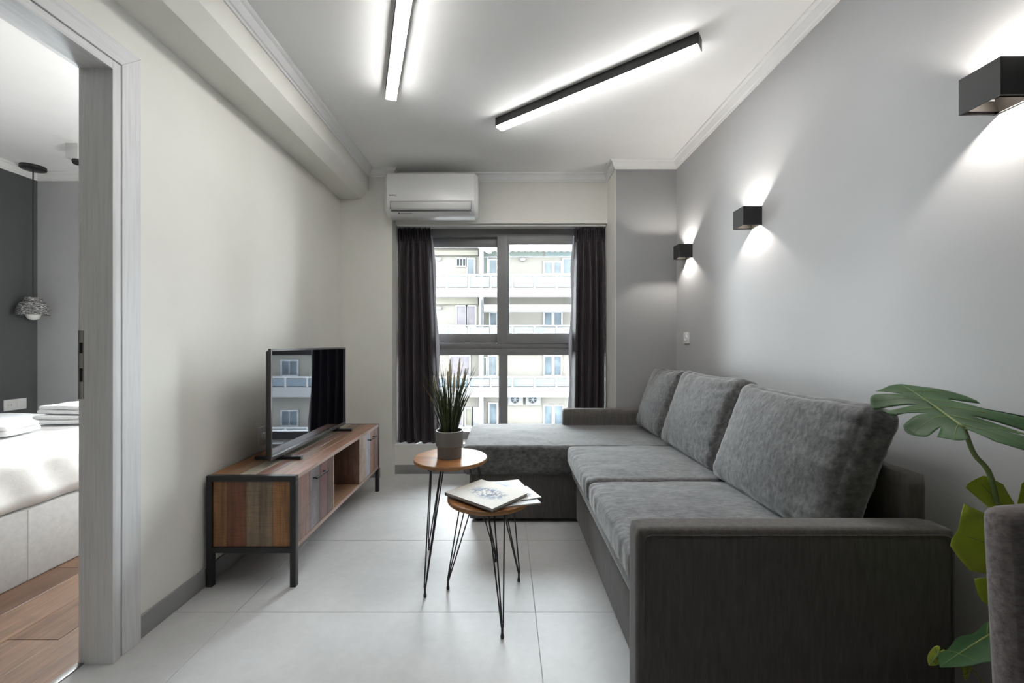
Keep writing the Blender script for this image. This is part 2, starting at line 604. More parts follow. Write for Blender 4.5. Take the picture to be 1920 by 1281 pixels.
while x - 0.19 > BX:
    cuts = [-0.8, 0.35 + 0.4 * (row % 2), 1.66 if row == 0 else 2.05 - 0.5 * (row % 3), BY]
    for a, b in zip(cuts[:-1], cuts[1:]):
        box('plank', (x - 0.1885, a + 0.0008, -0.02), (x, b - 0.0008, 0), pm[(row * 2 + int(a * 3)) % 3], fb, 0.001, 1)
    x -= 0.19
    row += 1
o = bpy.data.objects.new('window_2', None); C.objects.link(o)
o.location = (-2.475, 3.66, 0.08)
struct(o, 'grey aluminium bedroom balcony window behind the wall', 'window')
boxes('window_frame', [((-3.35, 3.66, 0.08), (-3.29, 3.72, 2.35)), ((-1.66, 3.66, 0.08), (-1.60, 3.72, 2.35)), ((-3.29, 3.66, 0.08), (-1.66, 3.72, 0.15)), ((-3.29, 3.66, 2.28), (-1.66, 3.72, 2.35)), ((-2.51, 3.66, 0.15), (-2.44, 3.72, 2.28))], M_alu, o)
box('pane', (-3.29, 3.688, 0.15), (-2.51, 3.692, 2.28), M_glass, o)
box('pane', (-2.44, 3.688, 0.15), (-1.66, 3.692, 2.28), M_glass, o)

# ---------------------------------------------------------------- living room window
win = bpy.data.objects.new('window_1', None); C.objects.link(win)
win.location = (-0.04, 3.75, ZS)
struct(win, 'grey aluminium sliding window between dark curtains', 'window')
x0, x1 = XPL, XPR
boxes('window_frame', [((x0, 3.72, ZS), (x0 + 0.06, 3.80, ZH)), ((x1 - 0.06, 3.72, ZS), (x1, 3.80, ZH)),
                       ((x0 + 0.06, 3.72, 2.063), (x1 - 0.06, 3.80, ZH)), ((x0 + 0.06, 3.72, ZS), (x1 - 0.06, 3.80, 0.32)),
                       ((x0 + 0.06, 3.71, 1.003), (x1 - 0.06, 3.80, 1.068)), ((x0 + 0.06, 3.722, 1.068), (x1 - 0.06, 3.80, 1.112)),
                       ((-0.066, 3.715, 0.32), (0.013, 3.80, 1.003))], M_alu, win, 0.002)
box('track_rib', (x0 + 0.06, 3.706, 1.066), (x1 - 0.06, 3.722, 1.071), M_steel, win)
def sash(lx, rx, lz, hz, sl, sr, st, sb, y):
    s = boxes('sash', [((lx, y, lz), (lx + sl, y + 0.035, hz)), ((rx - sr, y, lz), (rx, y + 0.035, hz)),
                       ((lx + sl, y, lz), (rx - sr, y + 0.035, lz + sb)), ((lx + sl, y, hz - st), (rx - sr, y + 0.035, hz))], M_alu, win, 0.003)
    box('pane', (lx + sl - 0.004, y + 0.016, lz + sb - 0.004), (rx - sr + 0.004, y + 0.020, hz - st + 0.004), M_glass, s)
    return s
sash(x0 + 0.062, 0.03, 1.113, 2.062, 0.05, 0.07, 0.080, 0.082, 3.762)
sash(-0.081, x1 - 0.02, 1.108, 2.086, 0.088, 0.088, 0.088, 0.092, 3.716)
box('pane', (x0 + 0.05, 3.756, 0.315), (-0.06, 3.760, 1.008), M_glass, win)
box('pane', (0.008, 3.756, 0.315), (x1 - 0.05, 3.760, 1.008), M_glass, win)
box('sill', (x0 + 0.001, YW - 0.002, ZS - 0.004), (x1 - 0.001, 3.72, ZS + 0.006), M_white, win)

# curtain track and curtains
ct = thing('curtain_track', 'slim white curtain track fixed at the top of the window recess', 'curtain track', (0, 3.60, 2.12))
box('rail', (XPL + 0.004, 3.575, 2.117), (XPR - 0.004, 3.635, 2.131), M_white, ct, 0.002)

def curtain(name, label, xa, xb, xat, xbt, zb, zt, folds, seed, lining_side):
    t = thing(name, label, 'curtain', ((xa + xb) / 2, 3.60, zb), 'dark curtains at the window')
    rnd = random.Random(seed)
    ph = [rnd.uniform(0.75, 1.25) for _ in range(folds)]
    cum = [0]
    for p in ph: cum.append(cum[-1] + p)
    amp = [rnd.uniform(0.65, 1.1) for _ in range(folds)]
    NX, NZ = folds * 22, 60
    def surf(u, v):      # v: 0 bottom, 1 top
        s = u * cum[-1]
        i = max(q for q in range(folds) if cum[q] <= s + 1e-9)
        fr = (s - cum[i]) / ph[i]
        hd = max(0.0, min(1.0, (v - 0.93) / 0.03))
        k = 0.35 + 0.65 * min(1, (1 - v) / 0.4)
        a0 = 0.052 * amp[i] * (0.55 + 0.45 * k)
        y1 = -a0 * max(0.0, math.sin(PI * fr)) ** 1.3 + 0.25 * a0 * math.cos(2 * PI * fr)
        y2 = 0.017 * math.sin(2 * PI * s * 2.6) + 0.006 * math.sin(2 * PI * s * 5.3 + i)
        y = y1 * (1 - hd) + y2 * hd
        lo = xat + (xbt - xat) * u
        bo = xa + (xb - xa) * u
        e = max(0.0, 1 - v) ** 0.8
        x = lo + (bo - lo) * e + 0.006 * math.sin(7 * v + i * 1.7) * (1 - hd) * math.sin(PI * u)
        if hd < 0.5 and v > 0.86:
            y *= 0.75
        z = zb + (zt - zb) * v + 0.006 * math.sin(2 * PI * u * 2.3) * (1 - v) + 0.004 * math.sin(2 * PI * s * 1.3) * hd * (v > 0.98)
        return Vector((x, 3.605 + y, z))
    bm = bmesh.new()
    g = [[bm.verts.new(surf(i / NX, j / NZ)) for j in range(NZ + 1)] for i in range(NX + 1)]
    for i in range(NX):
        for j in range(NZ):
            bm.faces.new((g[i][j], g[i + 1][j], g[i + 1][j + 1], g[i][j + 1]))
    o = link('cloth', bm, M_curtain, t, smooth=True)
    m = o.modifiers.new('thickness', 'SOLIDIFY'); m.thickness = 0.002; m.offset = 1
    # gathering tape bands across the heading
    bm = bmesh.new()
    for v in (0.935, 0.985):
        add_tube(bm, [surf(u / (NX * 2), v) + Vector((0, -0.002, 0)) for u in range(NX * 2 + 1)], 0.0018, 5)
    o = link('heading_tape', bm, M_curtain, t, smooth=True)
    # lining, showing as a pale edge on the window side
    bm = bmesh.new()
    n = 24
    u0, u1 = (0.62, 1.0) if lining_side > 0 else (0.0, 0.38)
    gg = []
    for i in range(9):
        u = u0 + (u1 - u0) * i / 8
        gg.append([])
        for j in range(n + 1):
            p = surf(u, j / n * 0.97)
            e = lining_side * (u if lining_side > 0 else 1 - u)
            p.y = 3.648
            p.x += lining_side * (0.012 + 0.008 * math.sin(j * 0.7) + 0.012 * (1 - j / n)) * (1 if (i == 8 if lining_side > 0 else i == 0) else 0)
            gg[-1].append(bm.verts.new(p))
    for i in range(8):
        for j in range(n):
            bm.faces.new((gg[i][j], gg[i + 1][j], gg[i + 1][j + 1], gg[i][j + 1]))
    o = link('lining', bm, M_lining, t, smooth=True)
    m = o.modifiers.new('thickness', 'SOLIDIFY'); m.thickness = 0.001
    o['label'] = 'pale curtain lining edge'
    return t
curtain('curtain', 'dark aubergine pleated curtain left of the window, behind the potted grass', -0.935, -0.583, -0.935, -0.655, 0.252, 2.108, 5, 3, 1)
curtain('curtain', 'dark aubergine pleated curtain right of the window, beside the grey column', 0.560, 0.855, 0.595, 0.855, 0.252, 2.108, 5, 11, -1)

# ---------------------------------------------------------------- air conditioner
ac = thing('air_conditioner', 'white wall-mounted split air conditioner above the window', 'air conditioner', (-0.59, 3.44, 2.116))
ax0, ax1, az0, az1 = -0.957, -0.222, 2.114, 2.446
# side profile (y, z)
prof = [(3.44, az0 + 0.03), (3.44, az1), (3.275, az1), (3.252, az1 - 0.006), (3.241, az1 - 0.02), (3.236, az1 - 0.07), (3.235, 2.235), (3.240, 2.185), (3.262, 2.148), (3.30, 2.122), (3.34, az0), (3.40, az0)]
bm = bmesh.new()
NS = 26
rings = []
for i in range(NS + 1):
    u = i / NS
    xx = ax0 + (ax1 - ax0) * u
    dd = min(u, 1 - u) * (ax1 - ax0)
    k = 0.0
    if dd < 0.022:
        k = 1 - math.sqrt(max(0, 1 - (1 - dd / 0.022) ** 2))
    ring = []
    for y, z in prof:
        cy, cz = 3.36, 2.28
        sy = 1 - k * 0.16
        sz = 1 - k * 0.10
        ring.append(bm.verts.new((xx, 3.44 - (3.44 - y) * sy, cz + (z - cz) * sz)))
    rings.append(ring)
n = len(prof)
for a, b in zip(rings[:-1], rings[1:]):
    for i in range(n):
        bm.faces.new((a[i], a[(i + 1) % n], b[(i + 1) % n], b[i]))
bm.faces.new(rings[0]); bm.faces.new(rings[-1][::-1])
o = link('casing', bm, M_plastic, ac); shade_auto(o, 30)
# louvre flap and its shadow slot
def strip(name, pts, xa, xb, mat, th):
    bm = bmesh.new()
    vs = []
    for y, z in pts:
        vs.append((bm.verts.new((xa, y, z)), bm.verts.new((xb, y, z))))
    for a, b in zip(vs[:-1], vs[1:]):
        bm.faces.new((a[0], a[1], b[1], b[0]))
    o = link(name, bm, mat, ac, smooth=True)
    m = o.modifiers.new('thickness', 'SOLIDIFY'); m.thickness = th; m.offset = 0
    return o
strip('flap', [(3.2335, 2.212), (3.2345, 2.198), (3.2375, 2.182), (3.246, 2.165), (3.256, 2.152)], ax0 + 0.058, ax1 - 0.052, M_plastic, 0.004)
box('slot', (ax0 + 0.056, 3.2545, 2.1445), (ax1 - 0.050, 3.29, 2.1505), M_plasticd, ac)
box('slot', (ax0 + 0.056, 3.2345, 2.2135), (ax1 - 0.050, 3.25, 2.2160), plain('slot_grey', (0.3, 0.3, 0.3), 0.6), ac)
for xx in (ax0 + 0.053, ax1 - 0.0505):
    box('slot', (xx, 3.2345, 2.16), (xx + 0.003, 3.262, 2.2135), plain('slot_grey', (0.3, 0.3, 0.3), 0.6), ac)
boxes('logo', [((ax0 + 0.047 + 0.0115 * i, 3.2335, 2.2585), (ax0 + 0.0565 + 0.0115 * i, 3.236, 2.2665 - 0.0012 * (i % 2))) for i in range(4)] +
      [((ax0 + 0.098, 3.2335, 2.249), (ax0 + 0.1005, 3.236, 2.269))], plain('logo_grey', (0.12, 0.12, 0.13), 0.5), ac)
bm = bmesh.new()
a = [bm.verts.new(p) for p in ((ax0 + 0.105, 3.283, 2.1285), (ax0 + 0.121, 3.283, 2.1285), (ax0 + 0.113, 3.270, 2.1405))]
bm.faces.new(a)
r = bmesh.ops.extrude_face_region(bm, geom=bm.faces[:])
bmesh.ops.translate(bm, vec=(0, 0.01, 0.006), verts=[v for v in r['geom'] if isinstance(v, bmesh.types.BMVert)])
link('emblem', bm, M_plasticd, ac)
boxes('lettering', [((ax0 + 0.128 + 0.008 * i, 3.276, 2.130), (ax0 + 0.1335 + 0.008 * i, 3.29, 2.1355)) for i in range(11)], plain('logo_pale', (0.33, 0.33, 0.34), 0.5), ac)
box('mounting_plate', (-0.93, 3.44, 2.16), (-0.25, YW, 2.42), plain('bracket_grey', (0.3, 0.3, 0.3), 0.6), ac)
tube('pipe', [(-0.965, 3.435, 2.44), (-0.965, 3.435, 2.475), (-0.955, 3.44, 2.49)], 0.005, M_plasticd, ac, 6)

# ---------------------------------------------------------------- linear ceiling lights
def linear_light(label, cs, inner):
    """cs: four corners of the lit underside (x, y) in order round it."""
    k = 1.395 / 1.38
    cs = [Vector((p[0] * k, p[1] * k)) for p in cs]
    zb = CEIL - 0.055
    a = (cs[0] + cs[3]) / 2; b = (cs[1] + cs[2]) / 2
    dv = (b - a).normalized(); nv = Vector((-dv.y, dv.x))
    L = (b - a).length; W = 0.062
    t = thing('ceiling_light', label, 'ceiling light', ((a.x + b.x) / 2, (a.y + b.y) / 2, CEIL), 'linear ceiling lights')
    Mx = Matrix(((dv.x, nv.x, 0, a.x), (dv.y, nv.y, 0, a.y), (0, 0, 1, 0), (0, 0, 0, 1)))
    def part(name, lst, mat, bev=0.0):
        bm = bmesh.new()
        for lo, hi in lst: add_box(bm, lo, hi, bev)
        bmesh.ops.transform(bm, matrix=Mx, verts=bm.verts[:])
        o = link(name, bm, mat, t)
        return o
    part('housing', [((0, -W / 2, zb + 0.004), (L, -W / 2 + 0.003, CEIL)), ((0, W / 2 - 0.003, zb + 0.004), (L, W / 2, CEIL)), ((0, -W / 2, CEIL - 0.006), (L, W / 2, CEIL))], M_black)
    part('diffuser', [((0.004, -W / 2 + 0.0031, zb - 0.006), (L - 0.004, W / 2 - 0.0031, zb + 0.02))], M_led)
    part('end_cap', [((-0.003, -W / 2 - 0.0005, zb - 0.001), (0.0039, W / 2 + 0.0005, CEIL))], M_black, 0.001)
    part('end_cap', [((L - 0.0039, -W / 2 - 0.0005, zb - 0.001), (L + 0.003, W / 2 + 0.0005, CEIL))], M_black, 0.001)
    return t
linear_light('linear white ceiling light on the left, pointing towards the air conditioner', [(-0.682, 2.33), (-0.276, 1.20), (-0.210, 1.224), (-0.616, 2.353)], 0)
linear_light('long black-sided linear ceiling light angled towards the right wall', [(-0.0688, 2.632), (0.881, 1.9095), (0.918, 1.957), (-0.0268, 2.682)], 0)

# ---------------------------------------------------------------- wall lamps
def wall_lamp(label, y0, first=None):
    y1 = y0 + 0.098
    z0, z1 = 1.729, 1.827
    x0, x1 = XR - 0.100, XR
    t = thing('wall_lamp', label, 'wall lamp', (XR, (y0 + y1) / 2, (z0 + z1) / 2), 'black cube wall lamps')
    th = 0.004
    bm = bmesh.new()
    for lo, hi in (((x0, y0, z0), (x0 + th, y1, z1)), ((x0 + th, y0, z0), (x1, y0 + th, z1)), ((x0 + th, y1 - th, z0), (x1, y1, z1)), ((x1 - th, y0 + th, z0), (x1, y1 - th, z1))):
        add_box(bm, lo, hi, 0.0008, 1)
    link('housing', bm, M_blackm, t)
    bm = bmesh.new()
    add_box(bm, (x0 + th, y0 + th, (z0 + z1) / 2 - 0.006), (x1 - th, y1 - th, (z0 + z1) / 2 + 0.006))
    link('divider', bm, M_lampin, t)
    zc = (z0 + z1) / 2
    box('inner_lining', (x0 + th, y0 + th, z0 + 0.003), (x0 + th + 0.0006, y1 - th, z1 - 0.003), M_lampin, t)
    box('inner_lining', (x1 - th - 0.0006, y0 + th, z0 + 0.003), (x1 - th, y1 - th, z1 - 0.003), M_lampin, t)
    for s in (-1, 1):
        lathe('led', [(0.0, s * 0.0062), (0.011, s * 0.0062), (0.011, s * 0.0085), (0.0, s * 0.0085)], (x0 + 0.046, (y0 + y1) / 2, zc), M_bulb, t, 16)
        # hinged flaps that trim the beam
        for e in (-1, 1):
            ye = y0 + th + 0.001 if e < 0 else y1 - th - 0.001
            bm = bmesh.new()
            zin, zout = zc + s * 0.012, zc + s * 0.046
            pts = [(x0 + th + 0.002, ye, zin), (x1 - th - 0.002, ye, zin), (x1 - th - 0.002, ye - e * 0.010, zout), (x0 + th + 0.002, ye - e * 0.010, zout)]
            bm.faces.new([bm.verts.new(p) for p in pts])
            o = link('flap', bm, M_lampin, t)
            m = o.modifiers.new('thickness', 'SOLIDIFY'); m.thickness = 0.001; m.offset = 0
        ld = bpy.data.lights.new('lamp_light', 'POINT')
        ld.energy = WALL_LAMP
        ld.color = (1.0, 0.94, 0.87)
        ld.shadow_soft_size = 0.006
        lo = bpy.data.objects.new('lamp_light', ld)
        C.objects.link(lo)
        lo.location = (x0 + 0.046, (y0 + y1) / 2, zc + s * 0.018)
        attach(lo, t)
    return t
wall_lamp('nearest black cube wall lamp, cut off by the right picture edge', 1.047)
wall_lamp('middle black cube wall lamp above the sofa cushions', 2.185)
wall_lamp('farthest black cube wall lamp, beside the grey column', 3.000)

def socket(name, label, cat, c, wy, hz, face, gangs=1, part_axis='y'):
    """a wall plate; face: +1 looks along +x, -1 along -x."""
    t = thing(name, label, cat, c)
    x = c[0]
    xa, xb = (x, x + face * 0.008)
    box('plate', (min(xa, xb), c[1] - wy / 2, c[2] - hz / 2), (max(xa, xb), c[1] + wy / 2, c[2] + hz / 2), M_plastic, t, 0.0025)
    for g in range(gangs):
        cy = c[1] - wy / 2 + wy / gangs * (g + 0.5)
        if gangs == 2 and g == 1:
            box('rocker', (min(x, x + face * 0.0105), cy - 0.028, c[2] - 0.028), (max(x, x + face * 0.0105), cy + 0.028, c[2] + 0.028), M_plastic, t, 0.002)
            continue
        bm = bmesh.new()
        add_lathe(bm, [(0.0, 0.0088), (0.017, 0.0088), (0.0185, 0.0105), (0.021, 0.0105), (0.022, 0.007)], (0, 0, 0), 24)
        bmesh.ops.rotate(bm, matrix=Matrix.Rotation(face * PI / 2, 3, 'Y'), verts=bm.verts[:])
        bmesh.ops.translate(bm, vec=(x, cy, c[2]), verts=bm.verts[:])
        o = link('outlet', bm, M_plastic, t); shade_auto(o)
        for s in (-1, 1):
            box('pin_hole', (min(x + face * 0.008, x + face * 0.0093), cy + s * 0.0095 - 0.0028, c[2] - 0.0028), (max(x + face * 0.008, x + face * 0.0093), cy + s * 0.0095 + 0.0028, c[2] + 0.0028), M_plasticd, t)
    return t
socket('wall_socket', 'small white square wall plate high on the grey wall by the column', 'socket', (XR, 3.095, 1.148), 0.085, 0.085, -1)
socket('wall_socket', 'white double socket and switch plate on the charcoal bedroom wall', 'socket', (BX, 3.36, 0.615), 0.155, 0.088, 1, 2)
tvs = socket('wall_socket', 'white socket with a plugged cable, half hidden behind the television', 'socket', (XL, 2.345, 0.585), 0.085, 0.105, 1)
pl = box('plug', (XL + 0.009, 2.325, 0.565), (XL + 0.045, 2.365, 0.605), M_plastic, tvs, 0.006)
tube('cable', [(XL + 0.045, 2.345, 0.58), (XL + 0.075, 2.34, 0.575), (XL + 0.085, 2.345, 0.55), (XL + 0.07, 2.36, 0.525), (XL + 0.03, 2.40, 0.512)], 0.003, M_plastic, tvs, 6)

# ---------------------------------------------------------------- television bench
tv_x0, tv_x1 = -1.358, -0.953
ty0, ty1 = 1.882, 3.13
TT = 0.504
st = thing('tv_bench', 'low reclaimed-wood television bench with black metal frame', 'tv bench', ((tv_x0 + tv_x1) / 2, (ty0 + ty1) / 2, 0))
q = 0.026
WC = {
 'orange': s2l((150, 104, 66)), 'red': s2l((128, 80, 58)), 'grey': s2l((138, 118, 96)), 'honey': s2l((158, 112, 70)),
 'mauve': s2l((132, 104, 94)), 'slate': s2l((118, 110, 114)), 'plum': s2l((108, 74, 72)), 'umber': s2l((96, 74, 66)),
 'beige': s2l((172, 152, 134)), 'frost': s2l((168, 164, 172)), 'cocoa': s2l((122, 94, 80)), 'rose': s2l((156, 116, 98)),
 'pale': s2l((160, 154, 138)), 'tan': s2l((138, 108, 84)),
}
def wmat(c, axis, saw=0.0):
    return wood('reclaimed_%s_%s' % (c, axis), WC[c], axis, 0.5, saw, 0.42)
fi = 0
for y in (ty0, ty1 - q):
    f = box('frame_leg', (tv_x0, y, 0), (tv_x0 + q, y + q, TT - q), M_black, st, 0.0015)
    f = box('frame_leg', (tv_x1 - q, y, 0), (tv_x1, y + q, TT - q), M_black, st, 0.0015)
    box('frame_rail', (tv_x0, y, TT - q), (tv_x1, y + q, TT), M_black, st, 0.0015)
    box('frame_rail', (tv_x0 + q, y, 0.155), (tv_x1 - q, y + q, 0.181), M_black, st, 0.0015)
for zz in (0.27, 0.45):
    for xx in (tv_x0 + q / 2, tv_x1 - q / 2):
        bm = bmesh.new()
        add_lathe(bm, [(0, 0.002), (0.005, 0.0015), (0.006, 0)], (0, 0, 0), 10)
        bmesh.ops.rotate(bm, matrix=Matrix.Rotation(PI / 2, 3, 'X'), verts=bm.verts[:])
        bmesh.ops.translate(bm, vec=(xx, ty0, zz), verts=bm.verts[:])
        link('bolt', bm, M_black, st)
# end panels: four upright boards between the legs
for yy in (ty0 + 0.008, ty1 - 0.008 - 0.012):
    xa = tv_x0 + q
    for wv, c in zip((0.18, 0.245, 0.34, 0.235), ('orange', 'red', 'grey', 'honey')):
        wd = wv * (tv_x1 - tv_x0 - 2 * q)
        box('end_plank', (xa + 0.0005, yy, 0.181), (xa + wd - 0.0005, yy + 0.012, TT - q), wmat(c, 'z', 0.32), st, 0.0008, 1)
        xa += wd
cy0, cy1 = ty0 + q, ty1 - q
xf = tv_x1 - 0.004
edge = wood('bench_edge', s2l((166, 144, 134)), 'y', 0.7, 0, 0.5)
box('carcass_back', (tv_x0 + 0.004, cy0, 0.178), (tv_x0 + 0.014, cy1, TT - 0.022), wmat('cocoa', 'y'), st)
box('carcass_floor', (tv_x0 + 0.014, cy0, 0.172), (xf, cy1, 0.190), wmat('tan', 'y'), st, 0.001)
box('floor_edge', (xf, cy0, 0.172), (xf + 0.003, cy1, 0.190), edge, st)
b1, b2 = cy0 + (cy1 - cy0) / 3, cy0 + 2 * (cy1 - cy0) / 3
for yb in (b1 - 0.012, b2 + 0.0):
    pnl = box('divider', (tv_x0 + 0.014, yb, 0.190), (xf, yb + 0.014, TT - 0.018), wmat('cocoa', 'z', 0.2), st, 0.0008)
    box('divider_edge', (xf, yb, 0.190), (xf + 0.003, yb + 0.014, TT - 0.018), edge, pnl)
# top boards
tb = box('top_board', (tv_x0 + 0.002, cy0, TT - 0.018), (xf, cy1, TT - 0.004), wmat('tan', 'y'), st)
box('top_edge', (xf, cy0, TT - 0.018), (xf + 0.004, cy1, TT), edge, st)
xa = tv_x0 + 0.002
for wv, c in zip((0.16, 0.17, 0.19, 0.16, 0.14, 0.18), ('orange', 'tan', 'pale', 'mauve', 'tan', 'rose')):
    wd = wv * (xf - tv_x0 - 0.002)
    box('top_plank', (xa + 0.0004, cy0, TT - 0.004), (xa + wd - 0.0004, cy1, TT), wmat(c, 'y', 0.25), tb, 0.0007, 1)
    xa += wd
# two doors of upright boards with black handles
for (ya, yb2, cs) in ((cy0 + 0.002, b1 - 0.014, (('mauve', .30), ('slate', .28), ('plum', .24), ('umber', .18))),
                      (b2 + 0.016, cy1 - 0.002, (('beige', .24), ('frost', .30), ('rose', .18), ('mauve', .28)))):
    dr = box('door', (xf - 0.014, ya, 0.192), (xf - 0.004, yb2, TT - 0.020), wmat('cocoa', 'z'), st)
    y = ya
    for c, fr in cs:
        wd = fr * (yb2 - ya)
        box('door_plank', (xf - 0.004, y + 0.0005, 0.192), (xf + 0.002, y + wd - 0.0005, TT - 0.020), wmat(c, 'z', 0.3), dr, 0.0008, 1)
        y += wd
    hc = (ya + yb2) / 2 + 0.015
    hb = bmesh.new()
    add_box(hb, (xf + 0.020, hc - 0.068, 0.436), (xf + 0.028, hc + 0.068, 0.444), 0.001)
    for s in (-0.055, 0.055):
        add_box(hb, (xf + 0.002, hc + s - 0.004, 0.437), (xf + 0.021, hc + s + 0.004, 0.443))
    link('handle', hb, M_black, dr)

# ---------------------------------------------------------------- television
tx = -1.142
tyA, tyB, tzA, tzB = 2.02, 2.962, 0.532, 1.079
tv = thing('television', 'black flat-screen television standing on the wooden bench', 'television', (tx - 0.02, (tyA + tyB) / 2, TT))
M_tvb = plain('tv_black_plastic', (0.012, 0.012, 0.013), 0.4)
M_bez = plain('tv_grey_bezel', (0.05, 0.047, 0.046), 0.3, 0.6)
k = NT('tv_screen_glass')
k.b.inputs['Base Color'].default_value = (0.003, 0.003, 0.004, 1)
k.b.inputs['Roughness'].default_value = 0.02
k.b.inputs['Specular IOR Level'].default_value = 0.9
k.b.inputs['Coat Weight'].default_value = 0.6
k.b.inputs['Coat Tint'].default_value = (0.75, 0.85, 1, 1)
k.b.inputs['Coat Roughness'].default_value = 0.03
M_scr = k.m
prism('back_cover', [(tyA + 0.01, tzA + 0.01), (tyB - 0.01, tzA + 0.01), (tyB - 0.01, tzB - 0.01), (tyA + 0.01, tzB - 0.01)], 'x', tx - 0.032, tx - 0.012, M_tvb, tv, 0.004)
prism('rear_housing', [(tyA + 0.09, tzA + 0.03), (tyB - 0.09, tzA + 0.03), (tyB - 0.12, tzB - 0.18), (tyA + 0.12, tzB - 0.18)], 'x', tx - 0.07, tx - 0.032, M_tvb, tv, 0.006)
boxes('bezel', [((tx - 0.014, tyA, tzA), (tx, tyA + 0.011, tzB)), ((tx - 0.014, tyB - 0.011, tzA), (tx, tyB, tzB)), ((tx - 0.014, tyA + 0.011, tzB - 0.011), (tx, tyB - 0.011, tzB)), ((tx - 0.014, tyA + 0.011, tzA), (tx, tyB - 0.011, tzA + 0.019))], M_bez, tv, 0.001)
box('screen', (tx - 0.012, tyA + 0.010, tzA + 0.018), (tx - 0.004, tyB - 0.010, tzB - 0.010), M_scr, tv)
for yc in (2.165, 2.865):
    bm = bmesh.new()
    add_box(bm, (-1.302, yc - 0.013, TT), (-1.062, yc + 0.013, TT + 0.016), 0.003)
    add_box(bm, (tx - 0.028, yc - 0.011, TT + 0.014), (tx - 0.008, yc + 0.011, tzA + 0.02), 0.002)
    link('foot', bm, M_tvb, tv)

# ---------------------------------------------------------------- sofa
AX0, AX1 = 0.355, 1.225
sofa = thing('corner_sofa', 'dark grey corner sofa with chaise and box arms along the right wall', 'sofa', (0.8, 2.2, 0))
def arm(y0, y1, x0, x1, z1, r=0.022):
    cz = z1 / 2 + 0.012
    return soft_box('armrest', ((x0 + x1) / 2, (y0 + y1) / 2, cz), ((x1 - x0) / 2, (y1 - y0) / 2, z1 / 2 - 0.012), r, M_linen, sofa, 14)
a1 = arm(1.123, 1.215, AX0, AX1, 0.600)
# piped seam round the outer face of the near arm
sy = 1.1245
tube('piping', [(AX0 + 0.018, sy, 0.03), (AX0 + 0.018, sy, 0.565), (AX0 + 0.024, sy - 0.0005, 0.578), (AX0 + 0.037, sy, 0.583), (AX1 - 0.037, sy, 0.583), (AX1 - 0.02, sy, 0.575), (AX1 - 0.016, sy, 0.56), (AX1 - 0.016, sy, 0.03)], 0.0022, M_linen, a1, 6)
arm(3.190, 3.278, 0.437, AX1, 0.602)
soft_box('backrest', (1.195, 2.245, 0.372), (0.032, 1.035, 0.352), 0.014, M_linen, sofa, 12)
# plinths
box('base', (0.432, 1.215, 0.025), (1.165, 2.56, 0.295), M_linen, sofa, 0.008)
box('base', (-0.225, 2.565, 0.025), (1.165, 3.262, 0.300), M_linen, sofa, 0.008)
for p in ((-0.17, 2.62), (-0.17, 3.2), (0.5, 2.62), (1.1, 3.2), (0.5, 1.3), (1.1, 1.3)):
    lathe('foot', [(0.0, 0), (0.022, 0), (0.024, 0.027), (0, 0.027)], (p[0], p[1], 0), M_black, sofa, 12)
soft_box('pull_out_bed', (0.775, 1.885, 0.338), (0.378, 0.668, 0.045), 0.02, M_velvet, sofa, 14)

def seat_def(seed, sag=0.012, crease=1.0):
    def f(q, p):
        u, v = p.x, p.y
        top = max(0.0, p.z)
        b = sag * (1 - u * u) * (1 - v * v)
        q = q.copy()
        if p.z > 0.0:
            q.z += b * top
            q.z += 0.0035 * noise.noise(Vector((q.x * 9, q.y * 9, seed))) * top
            # pulled pleats where the cover turns over the front edge
            e = math.exp(-((u + 0.93) / 0.13) ** 2)
            q.z -= crease * 0.006 * e * max(0, noise.noise(Vector((q.y * 46, seed * 3.1, q.x * 6)))) * 2
        if p.x < -0.97:
            q.x -= 0.008 * (1 - p.z * p.z) * (1 - v ** 4)
            q.x += crease * 0.004 * noise.noise(Vector((q.y * 40, q.z * 7, seed)))
        return q
    return f
def seat(y0, y1, seed):
    x0, x1, z0, z1 = 0.372, 1.16, 0.375, 0.486
    return soft_box('seat_cushion', ((x0 + x1) / 2, (y0 + y1) / 2, (z0 + z1) / 2), ((x1 - x0) / 2, (y1 - y0) / 2, (z1 - z0) / 2), 0.026, M_velvet, sofa, 40, seat_def(seed))
seat(1.222, 1.879, 2.3)
seat(1.884, 2.532, 5.1)
def cha(q, p):
    q = q.copy()
    if p.z > 0:
        q.z += 0.006 * (1 - p.x ** 4) * (1 - p.y * p.y) * p.z + 0.003 * noise.noise(Vector((q.x * 8, q.y * 8, 9)))
        q.z -= 0.005 * math.exp(-((p.y + 0.95) / 0.1) ** 2) * max(0, noise.noise(Vector((q.x * 26, 2, q.y * 5))))
    return q
soft_box('chaise_cushion', (0.45, 2.912, 0.388), (0.715, 0.368, 0.090), 0.024, M_velvet, sofa, 40, cha)

